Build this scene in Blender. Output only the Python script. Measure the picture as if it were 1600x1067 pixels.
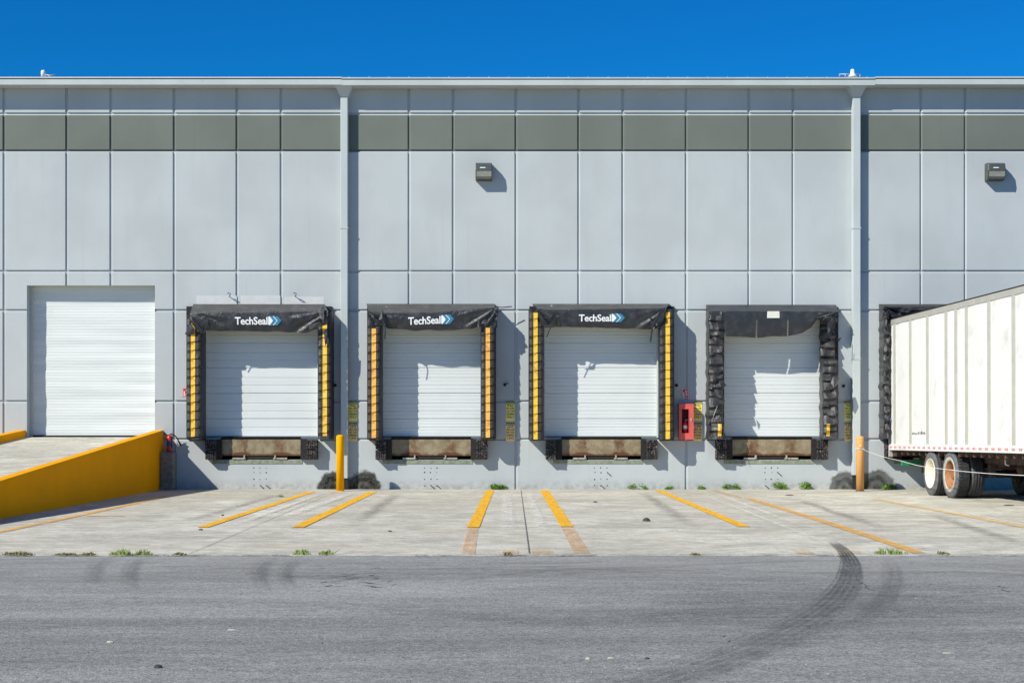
import bpy, math, random
from mathutils import Vector, Matrix, noise
random.seed(7)
S = bpy.context.scene
for o in list(bpy.data.objects): bpy.data.objects.remove(o)

# ------------------------------------------------------------------ camera
D, F, HX, HY = 36.0, 2400.0, 806.0, 665.0      # metres to the wall, focal length in px of a 1600 px frame, principal column, horizon row
cam = bpy.data.cameras.new('camera'); co = bpy.data.objects.new('camera', cam)
S.collection.objects.link(co); S.camera = co
co.location = (0, -D, 1.5); co.rotation_euler = (math.radians(90), 0, 0)
cam.sensor_width = 36; cam.lens = F / 1600 * 36
cam.shift_x = -(HX - 800) / 1600; cam.shift_y = (HY - 533.5) / 1600
cam.clip_end = 3000; cam.clip_start = .1

# ------------------------------------------------------------------ light
LD = Vector((1.0, .83, -1.0)).normalized()       # the way the sunlight travels
sd = bpy.data.lights.new('sun', 'SUN'); so = bpy.data.objects.new('sun', sd)
S.collection.objects.link(so); sd.energy = 4.7; sd.angle = math.radians(.5); sd.color = (1, .965, .86)
so.rotation_euler = LD.to_track_quat('-Z', 'Y').to_euler()
so.location = (-30, -30, 30)
W = bpy.data.worlds.new('World'); S.world = W; W.use_nodes = True
wn = W.node_tree.nodes; wl = W.node_tree.links; wn.clear()
sky = wn.new('ShaderNodeTexSky'); sky.sky_type = 'NISHITA'; sky.sun_disc = False
sky.sun_elevation = math.asin(-LD.z); sky.sun_rotation = math.atan2(-LD.x, -LD.y)
sky.air_density = 1.0; sky.dust_density = .1; sky.ozone_density = 5.0; sky.altitude = 1500
hsv = wn.new('ShaderNodeHueSaturation'); hsv.inputs['Saturation'].default_value = 1.22; hsv.inputs['Value'].default_value = 1.0
tint = wn.new('ShaderNodeMix'); tint.data_type = 'RGBA'; tint.blend_type = 'MULTIPLY'; tint.inputs[0].default_value = 1
tint.inputs[7].default_value = (.075, .81, 1.11, 1)
bg = wn.new('ShaderNodeBackground'); bg.inputs[1].default_value = .088
wo = wn.new('ShaderNodeOutputWorld')
wl.new(sky.outputs[0], hsv.inputs['Color']); wl.new(hsv.outputs[0], tint.inputs[6]); wl.new(tint.outputs[2], bg.inputs[0]); wl.new(bg.outputs[0], wo.inputs[0])
S.view_settings.view_transform = 'Standard'; S.view_settings.look = 'None'
S.view_settings.exposure = .25; S.view_settings.gamma = 1
S.render.engine = 'CYCLES'

# ------------------------------------------------------------------ helpers
def P(px, py, w=0.0):
    """a point of the photograph at w metres in front of the wall plane (y=0)"""
    d = D - w
    return Vector(((px - HX) * d / F, -w, 1.5 - (py - HY) * d / F))
def X(px, w=0.0): return (px - HX) * (D - w) / F
def Z(py, w=0.0): return 1.5 - (py - HY) * (D - w) / F
def G(px, py):
    d = 1.5 * F / (py - HY)
    return Vector(((px - HX) * d / F, -D + d, 0))

class NT:
    def __init__(s, name):
        s.m = bpy.data.materials.new(name); s.m.use_nodes = True
        s.t = s.m.node_tree; s.n = s.t.nodes; s.l = s.t.links
        s.b = s.n['Principled BSDF']; s.out = s.n['Material Output']
    def new(s, t, **k):
        n = s.n.new(t)
        for a, b in k.items(): setattr(n, a, b)
        return n
    def link(s, a, b): s.l.new(a, b)
    def pos(s, kind='world', scale=(1, 1, 1)):
        if kind == 'world': o = s.new('ShaderNodeNewGeometry').outputs['Position']
        elif kind == 'object': o = s.new('ShaderNodeTexCoord').outputs['Object']
        else: o = s.new('ShaderNodeTexCoord').outputs['UV']
        mp = s.new('ShaderNodeMapping'); mp.inputs['Scale'].default_value = scale
        s.link(o, mp.inputs[0]); return mp.outputs[0]
    def noise(s, scale, detail=3, rough=.55, vec=None, stretch=(1, 1, 1), dist=0):
        n = s.new('ShaderNodeTexNoise'); n.inputs['Scale'].default_value = scale
        n.inputs['Detail'].default_value = detail; n.inputs['Roughness'].default_value = rough; n.inputs['Distortion'].default_value = dist
        s.link(vec if vec is not None else s.pos('world', stretch), n.inputs['Vector']); return n.outputs[0]
    def ramp(s, v, a, b, lo=0.0, hi=1.0, smooth=True):
        r = s.new('ShaderNodeMapRange'); r.interpolation_type = 'SMOOTHSTEP' if smooth else 'LINEAR'
        r.inputs[1].default_value = a; r.inputs[2].default_value = b; r.inputs[3].default_value = lo; r.inputs[4].default_value = hi
        s.link(v, r.inputs[0]); return r.outputs[0]
    def math(s, op, a, b=None):
        n = s.new('ShaderNodeMath', operation=op)
        for i, v in enumerate((a, b)):
            if v is None: continue
            if isinstance(v, (int, float)): n.inputs[i].default_value = v
            else: s.link(v, n.inputs[i])
        return n.outputs[0]
    def mix(s, f, a, b, mode='MIX'):
        n = s.new('ShaderNodeMix', data_type='RGBA', blend_type=mode)
        for i, v in ((0, f), (6, a), (7, b)):
            if isinstance(v, (int, float)): n.inputs[i].default_value = v
            elif isinstance(v, tuple): n.inputs[i].default_value = (*v, 1) if len(v) == 3 else v
            else: s.link(v, n.inputs[i])
        return n.outputs[2]
    def color(s, c): s.link(c, s.b.inputs['Base Color'])
    def bump(s, h, strength=.3, dist=.01):
        n = s.new('ShaderNodeBump'); n.inputs['Strength'].default_value = strength; n.inputs['Distance'].default_value = dist
        s.link(h, n.inputs['Height']); s.link(n.outputs[0], s.b.inputs['Normal'])
    def alpha(s, a): s.link(a, s.b.inputs['Alpha'])
    def set(s, rough=.6, metal=0, spec=.4):
        s.b.inputs['Roughness'].default_value = rough; s.b.inputs['Metallic'].default_value = metal
        s.b.inputs['Specular IOR Level'].default_value = spec; return s

def simple(name, c, rough=.6, metal=0, var=.18, scale=6, bscale=60, bstr=.12, dirt=None, dirt_amt=(.55, .8), spec=.4, stretch=(1, 1, 1)):
    t = NT(name).set(rough, metal, spec)
    n = t.noise(scale, 4, .6, stretch=stretch)
    dk = tuple(x * (1 - var) for x in c); lt = tuple(min(1, x * (1 + var)) for x in c)
    col = t.mix(t.ramp(n, .3, .7), dk, lt)
    if dirt: col = t.mix(t.ramp(t.noise(scale * 1.7, 5, .65), *dirt_amt), col, dirt)
    t.color(col)
    if bstr: t.bump(t.noise(bscale, 3), bstr, .006)
    return t.m

M = {}
# painted concrete wall
def wall_paint(name, c, var):
    t = NT(name).set(.75, 0, .25)
    a = t.noise(.55, 3, .5); b = t.noise(2.2, 4, .6, stretch=(1, 1, .35)); st = t.noise(5, 3, .6, stretch=(1, 1, .06))
    col = t.mix(t.ramp(a, .35, .65), tuple(x * (1 - var) for x in c), tuple(x * (1 + var) for x in c))
    col = t.mix(t.ramp(b, .5, .8, 0, .35), col, tuple(x * y for x, y in zip(c, (.86, .88, .88))))
    col = t.mix(t.ramp(st, .56, .8, 0, .22), col, tuple(x * .78 for x in c))
    sp = t.noise(26, 2, .5)
    col = t.mix(t.ramp(sp, .7, .78, 0, .22), col, tuple(x * .6 for x in c))
    # splash dirt just above the ground and under the eave joint lines
    sep = t.new('ShaderNodeSeparateXYZ'); t.link(t.pos(), sep.inputs[0])
    low = t.math('MULTIPLY', t.ramp(sep.outputs[2], 0, .32, 1, 0), t.ramp(t.noise(7, 4, .6), .35, .7, .1, .75))
    col = t.mix(low, col, (.27, .26, .22))
    t.color(col); t.bump(t.math('ADD', t.noise(9, 3), t.math('MULTIPLY', t.noise(90, 2), .35)), .10, .012)
    return t.m
M['wall'] = wall_paint('wall_paint', (.442, .470, .474), .05)
M['band'] = wall_paint('band_paint', (.150, .165, .142), .06)
M['trim'] = simple('trim_metal_paint', (.46, .50, .49), .5, 0, .05, 1.5, 40, .04, (.33, .34, .33), (.6, .85), stretch=(1, 1, .4))
M['patch'] = simple('pale_touch_up_paint', (.56, .555, .54), .8, 0, .05, 5, 60, .1)
M['interior'] = simple('dark_interior', (.05, .05, .055), .9, 0, .1)
M['roof'] = simple('roof_steel', (.55, .58, .60), .35, .6, .06, 2)
M['door'] = simple('door_white_steel', (.64, .665, .655), .42, 0, .03, 1.2, 18, .03, (.50, .52, .52), (.64, .9), stretch=(.4, 1, 2.5))
M['door_old'] = simple('rollup_white_steel', (.64, .665, .645), .5, 0, .05, 2, 18, .04, (.55, .56, .54), (.6, .85), stretch=(.25, 1, 4))
M['gasket'] = simple('black_gasket', (.015, .015, .015), .7)
# vinyl
def vinyl(name, c, dust, rough, foam=None):
    t = NT(name).set(rough, 0, .5)
    col = t.mix(t.ramp(t.noise(4, 5, .65), .42, .8), c, dust)
    if foam: col = t.mix(t.ramp(t.noise(7, 5, .7), .64, .72), col, foam)
    t.color(col)
    t.bump(t.math('ADD', t.noise(16, 4, .6, dist=1.5), t.math('MULTIPLY', t.noise(55, 3), .3)), .55, .02)
    return t.m
M['vinyl'] = vinyl('black_vinyl', (.020, .022, .026), (.060, .060, .060), .36)
M['vinyl_pad'] = vinyl('pad_vinyl', (.019, .017, .018), (.055, .052, .05), .48)
M['vinyl_torn'] = vinyl('torn_vinyl', (.026, .025, .026), (.085, .082, .078), .45, (.16, .10, .05))
M['vinyl_top'] = vinyl('sunbaked_vinyl', (.060, .058, .056), (.11, .105, .10), .6)
M['frame_side'] = simple('seal_backing_board', (.10, .105, .10), .8, 0, .25, 5)
def stripe(name, c):
    t = NT(name).set(.5)
    col = t.mix(t.ramp(t.noise(5, 5, .7), .5, .75), c, tuple(x * y for x, y in zip(c, (.62, .5, .8))))
    col = t.mix(t.ramp(t.noise(20, 4, .7), .64, .74), col, (.09, .05, .02))
    t.color(col); t.bump(t.noise(30, 3), .2, .01); return t.m
M['stripe'] = stripe('yellow_guide_vinyl', (.86, .50, .03))
M['stripe_org'] = stripe('orange_guide_vinyl', (.84, .42, .06))
M['white_ink'] = simple('white_print', (.80, .81, .82), .5, 0, .03)
M['teal_ink'] = simple('teal_print', (.035, .20, .33), .5, 0, .05)
M['label'] = simple('paper_label', (.66, .64, .56), .7, 0, .1, 30)
# rubber bumper: cut laminated plies with pale scuffs
def rubber():
    t = NT('laminated_rubber').set(.8, 0, .3)
    v = t.noise(13, 6, .8, dist=1.2); w = t.noise(38, 4, .75, dist=.8)
    col = t.mix(t.ramp(w, .4, .7), (.010, .010, .011), (.05, .05, .05))
    col = t.mix(t.math('MULTIPLY', t.ramp(v, .50, .60), t.ramp(w, .44, .56)), col, (.34, .255, .24))
    t.color(col); t.bump(v, .9, .04); return t.m
M['rubber'] = rubber()
M['steel_dark'] = simple('dark_steel_angle', (.022, .019, .018), .7, .2, .3, 14, 60, .3, (.10, .045, .02), (.6, .75))
def leveler():
    t = NT('rusty_leveler_plate').set(.75, 0, .3)
    col = t.mix(t.ramp(t.noise(5, 4, .6), .35, .65), (.215, .165, .095), (.30, .25, .165))
    col = t.mix(t.ramp(t.noise(30, 4, .7, stretch=(1, 1, .2)), .5, .75, 0, .5), col, (.16, .115, .065))
    sep = t.new('ShaderNodeSeparateXYZ'); t.link(t.pos('object'), sep.inputs[0])
    ax = t.math('ABSOLUTE', sep.outputs[0])
    g = t.ramp(t.math('ABSOLUTE', t.math('SUBTRACT', ax, .44)), .04, .30, 1, 0)
    low = t.ramp(sep.outputs[2], -.42, -.33, 1, 0)
    rs = t.math('ADD', t.math('MULTIPLY', g, .42), t.math('MULTIPLY', low, .5))
    rn = t.ramp(t.math('ADD', t.noise(7, 6, .75, stretch=(1, 1, .7)), rs), .68, 1.12)
    col = t.mix(rn, col, (.11, .045, .018)); t.color(col); t.bump(t.noise(40, 4), .25, .01); return t.m
M['leveler'] = leveler()
M['pale_metal'] = simple('bare_pale_steel', (.42, .41, .36), .5, .3, .2, 12, 60, .1, (.16, .10, .05))
M['ledge'] = simple('mossy_ledge', (.23, .25, .18), .85, 0, .25, 9, 60, .2, (.10, .10, .06))
M['black'] = simple('black_print', (.010, .009, .009), .6, 0, .1)
M['sign_y'] = simple('faded_yellow_sign', (.97, .80, .20), .5, 0, .05, 12, 60, .05, (.6, .5, .15), (.6, .85))
M['sign_o'] = simple('faded_ochre_sign', (.92, .66, .26), .5, 0, .08, 12, 60, .05, (.55, .4, .2), (.6, .85))
M['red'] = simple('red_paint', (.52, .035, .03), .35, 0, .1, 10)
M['red_pale'] = simple('sunfaded_red_paint', (.66, .10, .085), .4, 0, .08, 10)
M['red_dark'] = simple('dark_red_lining', (.10, .008, .008), .6, 0, .1)
M['lens'] = simple('lamp_lens', (.26, .26, .22), .18, 0, .15, 14, 30, .5)
M['fixture'] = simple('bronze_housing', (.085, .088, .082), .45, .2, .12, 10)
def yellow(name, c, chips=(.72, .78)):
    t = NT(name).set(.7, 0, .04)
    col = t.mix(t.ramp(t.noise(1.4, 4, .6), .3, .7), tuple(x * .93 for x in c), c)
    col = t.mix(t.ramp(t.noise(14, 5, .7), *chips, 0, .7), col, (.34, .20, .05))
    col = t.mix(t.ramp(t.noise(2.2, 6, .75, stretch=(1, .5, 2.5), dist=.6), .56, .74, 0, .3), col, tuple(x * .62 for x in c))
    t.color(col); t.bump(t.noise(22, 3), .08, .01); return t.m
M['yellow'] = yellow('yellow_wall_paint', (.97, .395, .0), (.8, .9))
M['bollard'] = yellow('yellow_bollard_paint', (.90, .40, .0))
M['bollard_old'] = yellow('sunfaded_orange_bollard_paint', (.72, .36, .12), (.62, .72))
# concrete ground
def concrete(name, c, ramp_only=False):
    t = NT(name).set(.85, 0, .25)
    a = t.noise(.28, 5, .6, stretch=(.9, 1, 1), dist=.6); b = t.noise(1.7, 5, .7, stretch=(.8, 1, 1), dist=.7); f = t.noise(38, 3, .6)
    col = t.mix(t.ramp(a, .3, .7), tuple(x * .80 for x in c), tuple(x * 1.12 for x in c))
    col = t.mix(t.ramp(b, .48, .70, 0, .62), col, tuple(x * y for x, y in zip(c, (.62, .61, .60))))
    b2 = t.noise(.9, 5, .7, stretch=(.9, 1, 1), dist=1.1)
    col = t.mix(t.ramp(b2, .56, .72, 0, .4), col, tuple(x * y for x, y in zip(c, (.94, .80, .63))))
    col = t.mix(t.ramp(t.noise(2.6, 4, .6, stretch=(.8, 1.1, 1), dist=.4), .58, .75, 0, .5), col, tuple(min(1, x * 1.25) for x in c))
    col = t.mix(t.ramp(f, .3, .7, 0, 1), tuple(x * .0 for x in c) if False else col, col)
    bg = t.noise(.55, 6, .75, stretch=(.8, 1, 1), dist=1.4); col = t.mix(t.ramp(bg, .47, .62, 0, .85), col, tuple(x * y for x, y in zip(c, (.70, .70, .70))))
    bh = t.noise(.8, 6, .8, stretch=(.6, 1, 1), dist=2.0); col = t.mix(t.ramp(bh, .50, .64, 0, .6), col, tuple(x * y for x, y in zip(c, (.84, .76, .64)))); col = t.mix(t.ramp(bh, .46, .34, 0, .7), col, tuple(x * 1.18 for x in c))
    bs = t.noise(1.3, 6, .8, stretch=(.6, 1.4, 1), dist=2); col = t.mix(t.ramp(t.math('ABSOLUTE', t.math('SUBTRACT', bs, .5)), .0, .02, .35, 0), col, tuple(x * .5 for x in c))
    bl = t.noise(5, 6, .8, stretch=(.9, 1, 1), dist=.5); col = t.mix(t.ramp(bl, .5, .72, 0, .5), col, tuple(x * .68 for x in c))
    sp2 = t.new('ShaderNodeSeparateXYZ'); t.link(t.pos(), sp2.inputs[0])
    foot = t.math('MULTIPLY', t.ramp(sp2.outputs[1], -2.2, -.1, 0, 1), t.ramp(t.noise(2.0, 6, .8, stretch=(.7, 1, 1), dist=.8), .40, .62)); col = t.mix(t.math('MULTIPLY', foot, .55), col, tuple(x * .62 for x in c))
    md = t.noise(3.0, 6, .85, stretch=(.8, 1, 1), dist=.6); col = t.mix(1.0, col, t.mix(t.ramp(md, .34, .66, 0, 1, False), (.70, .70, .69), (1.16, 1.16, 1.16)), 'MULTIPLY')
    # trowel lines and drag streaks running with the trucks
    dr = t.noise(2.2, 4, .65, stretch=(1.6, .07, 1)); col = t.mix(t.ramp(dr, .52, .75, 0, .4), col, tuple(x * .72 for x in c))
    col = t.mix(t.ramp(t.noise(14, 4, .75), .66, .74, 0, .55), col, tuple(x * .48 for x in c))
    g = t.mix(t.ramp(t.noise(60, 2, .6), .3, .75), (.84, .84, .84), (1.12, 1.12, 1.12)); col = t.mix(1.0, col, g, 'MULTIPLY')
    t.color(col); t.bump(t.math('ADD', f, t.math('MULTIPLY', t.noise(4, 4), 2)), .22, .012); return t.m
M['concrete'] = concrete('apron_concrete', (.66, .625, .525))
M['concrete_dk'] = simple('raw_concrete_block', (.20, .19, .175), .9, 0, .2, 7, 40, .3, (.10, .095, .085), (.5, .75))
M['joint'] = simple('joint_sealant', (.17, .165, .15), .9, 0, .35, 9)
def asphalt():
    t = NT('asphalt').set(.88, 0, .3)
    c = (.285, .282, .262)
    a = t.noise(.22, 5, .65, stretch=(.35, 1.4, 1), dist=.8)
    col = t.mix(t.ramp(a, .3, .72), tuple(x * .66 for x in c), tuple(x * 1.25 for x in c))
    st = t.noise(1.5, 4, .6, stretch=(.08, 1.2, 1), dist=.3); col = t.mix(t.ramp(st, .50, .72, 0, .6), col, tuple(x * .68 for x in c))
    st2 = t.noise(1.1, 4, .6, stretch=(.1, 1.6, 1), dist=.3); col = t.mix(t.ramp(st2, .56, .8, 0, .5), col, tuple(x * 1.28 for x in c))
    sep = t.new('ShaderNodeSeparateXYZ'); t.link(t.pos(), sep.inputs[0])
    dust = t.ramp(sep.outputs[1], -23.5, -18.2, 0, .55); col = t.mix(dust, col, tuple(x * 1.28 for x in c))
    pt = t.noise(.45, 7, .8, stretch=(.6, 1.0, 1), dist=2.0); col = t.mix(t.ramp(pt, .52, .70, 0, .45), col, tuple(x * .66 for x in c)); col = t.mix(t.ramp(pt, .46, .30, 0, .5), col, tuple(x * 1.32 for x in c))
    # aggregate
    v = t.new('ShaderNodeTexVoronoi'); v.inputs['Scale'].default_value = 58; t.link(t.pos(), v.inputs['Vector'])
    sc = t.new('ShaderNodeSeparateColor'); t.link(v.outputs['Color'], sc.inputs[0])
    g = t.mix(t.ramp(sc.outputs[0], 0, 1, 0, 1, False), (.62, .62, .62), (1.36, 1.36, 1.38)); col = t.mix(.8, col, g, 'MULTIPLY')
    col = t.mix(t.ramp(t.noise(95, 2, .6), .62, .72, 0, .7), col, (.045, .045, .048))
    col = t.mix(t.ramp(t.noise(70, 2, .5), .71, .76, 0, .75), col, (.46, .44, .40))
    gr = t.noise(30, 7, .9); col = t.mix(1.0, col, t.mix(t.ramp(gr, .30, .70, 0, 1, False), (.50, .50, .51), (1.50, 1.50, 1.48)), 'MULTIPLY')
    gm = t.noise(6, 6, .85, stretch=(.6, 1.3, 1), dist=.5); col = t.mix(1.0, col, t.mix(t.ramp(gm, .32, .68, 0, 1, False), (.80, .80, .80), (1.18, 1.18, 1.18)), 'MULTIPLY')
    # fine crack tufts
    cr = t.noise(1.8, 6, .75, stretch=(.45, 1.6, 1), dist=1.5)
    edge = t.math('ABSOLUTE', t.math('SUBTRACT', cr, .5)); patch = t.ramp(t.noise(.17, 2, .5), .52, .62)
    col = t.mix(t.math('MULTIPLY', t.ramp(edge, .0, .012, 1, 0), patch), col, (.035, .035, .037))
    t.color(col)
    t.bump(t.math('ADD', v.outputs['Distance'], t.noise(110, 2)), .55, .008); return t.m
M['asphalt'] = asphalt()
def paint(name, c, cover, mx=1.0):
    t = NT(name).set(.7, 0, .3)
    t.color(t.mix(t.ramp(t.noise(3, 5, .7), .35, .7), c, tuple(x * y for x, y in zip(c, (.86, .74, .9)))))
    w = t.math('ADD', t.math('MULTIPLY', t.noise(2.2, 6, .75, stretch=(5, .7, 1)), .6), t.math('MULTIPLY', t.noise(42, 3, .7), .4))
    t.alpha(t.ramp(w, cover, cover + .18, mx, 0)); return t.m
M['line'] = paint('line_paint', (.90, .49, .012), .51)
M['line_mid'] = paint('worn_line_paint', (.86, .49, .10), .47, .8)
M['line_old'] = paint('ghost_line_paint', (.78, .46, .17), .44, .5)
M['line_pale'] = paint('pale_yellow_ghost_paint', (.82, .56, .20), .48, .7)
def mark(name, c, amt, stripes=0, spread=.5):
    """rubber or dust streak: u across, v along"""
    t = NT(name).set(.8, 0, .2); t.b.inputs['Base Color'].default_value = (*c, 1)
    sep = t.new('ShaderNodeSeparateXYZ'); t.link(t.pos('uv'), sep.inputs[0])
    u = t.math('ABSOLUTE', t.math('SUBTRACT', sep.outputs[0], .5))
    e = t.ramp(u, spread * .55, .5, 1, 0)
    vv = t.math('ABSOLUTE', t.math('SUBTRACT', sep.outputs[1], .5)); e = t.math('MULTIPLY', e, t.ramp(vv, .42 if spread > .5 else .1, .5, 1, 0))
    e = t.math('MULTIPLY', e, t.ramp(t.noise(6, 5, .75), .38, .62, .05 if spread < .3 else .45, 1))
    if stripes:
        w = t.math('SINE', t.math('MULTIPLY', sep.outputs[0], math.pi * 2 * stripes)); e = t.math('MULTIPLY', e, t.ramp(w, -.9, .1, .42, 1))
    if stripes == 5: e = t.math('MULTIPLY', e, t.math('MULTIPLY', t.ramp(sep.outputs[1], .22, .62, 1, .34), t.ramp(t.noise(2.2, 5, .75), .32, .55, .45, 1)))
    t.alpha(t.math('MULTIPLY', e, amt)); return t.m
M['skid'] = mark('tyre_rubber_mark', (.050, .050, .052), .80, 5, .75)
M['skid_light'] = mark('light_tyre_scuff', (.07, .07, .07), .30, 2, .3)
M['skid_faint'] = mark('barely_visible_tyre_mark', (.07, .07, .07), .22, 0, .1)
M['skid_soft'] = mark('faint_tyre_mark', (.065, .065, .068), .30, 3, .4)
M['streak_w'] = mark('pale_drag_streak', (.82, .79, .72), .85, 0, .25)
M['streak_d'] = mark('dark_drag_streak', (.16, .15, .135), .45, 0, .05)
def soot(amt):
    t = NT('tyre_scrub_stain').set(.9, 0, .1)
    t.color(t.mix(t.ramp(t.noise(6, 4, .6, dist=2.5), .50, .72), (.022, .021, .017), (.15, .14, .10)))
    sep = t.new('ShaderNodeSeparateXYZ'); t.link(t.pos('uv'), sep.inputs[0])
    x = t.math('MULTIPLY', t.math('SUBTRACT', sep.outputs[0], .5), 2); r = t.math('SQRT', t.math('ADD', t.math('MULTIPLY', x, x), t.math('MULTIPLY', sep.outputs[1], sep.outputs[1])))
    rr = t.math('ADD', r, t.math('MULTIPLY', t.math('SUBTRACT', t.noise(4.5, 5, .7), .5), .6))
    a = t.ramp(rr, .74, .96, 1, 0)
    arcs = t.ramp(t.math('SINE', t.math('MULTIPLY', rr, 16)), -.8, .8, .74, 1)
    side = t.ramp(t.noise(2.2, 4, .6), .35, .6, .75, 1)
    t.alpha(t.math('MULTIPLY', t.math('MULTIPLY', a, t.math('MULTIPLY', arcs, side)), amt)); return t.m
M['soot'] = soot(.98); M['soot_soft'] = soot(.72)
# trailer
M['trailer_white'] = simple('trailer_white_paint', (.76, .752, .715), .42, 0, .03, .9, 12, .08, (.56, .53, .47), (.54, .82), stretch=(1, 1, .5))
M['trailer_rib'] = simple('trailer_grey_post', (.50, .49, .43), .5, .1, .06, 4, 40, .05)
M['trailer_rail'] = simple('trailer_rail', (.47, .45, .40), .45, .2, .07, 3, 40, .05, (.25, .2, .15), (.65, .8))
M['rust_frame'] = simple('rusty_chassis', (.075, .045, .035), .8, .1, .3, 8, 50, .3, (.16, .09, .05), (.5, .7))
M['tyre'] = simple('tyre_rubber', (.028, .028, .029), .75, 0, .25, 16, 70, .25, (.10, .095, .085), (.55, .75))
M['tyre_side'] = simple('dusty_tyre_sidewall', (.13, .132, .135), .8, 0, .2, 12, 70, .2, (.05, .05, .05), (.5, .7))
M['rim_white'] = simple('cream_rim', (.74, .68, .55), .45, 0, .08, 6, 40, .05, (.38, .20, .08), (.62, .75))
M['rim_rust'] = simple('rust_orange_rim', (.34, .145, .06), .6, 0, .2, 7, 40, .1, (.22, .08, .03), (.5, .7))
M['rim_ring'] = simple('pale_rim_ring', (.45, .43, .36), .5, 0, .15, 9)
M['green'] = simple('green_steel_paint', (.012, .22, .10), .5, 0, .15, 9, 50, .1, (.05, .08, .05))
M['tape_red'] = simple('faded_red_tape', (.66, .30, .30), .5, 0, .35, 30)
M['blue_lamp'] = simple('blue_grey_marker', (.10, .20, .34), .3, 0, .1)
M['rope'] = simple('white_rope', (.72, .71, .68), .8, 0, .1, 30)
M['hose'] = simple('black_hose', (.02, .02, .022), .5)
M['blue_tag'] = simple('blue_tag', (.03, .07, .25), .5)
def leaf(name, a, b):
    t = NT(name).set(.55, 0, .35); t.color(t.mix(t.ramp(t.noise(9, 3), .35, .65), a, b))
    t.b.inputs['Subsurface Weight'].default_value = 0; return t.m
M['leaf'] = leaf('weed_leaf', (.085, .19, .02), (.20, .34, .05))
M['leaf_light'] = leaf('pale_grass', (.17, .24, .04), (.27, .32, .08))
M['leaf_dry'] = leaf('dry_moss', (.13, .115, .035), (.19, .18, .06))
M['debris'] = simple('dark_litter', (.05, .045, .04), .8, 0, .4, 20)
M['pebble'] = simple('pale_pebble', (.46, .42, .33), .8, 0, .2, 20)

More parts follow.
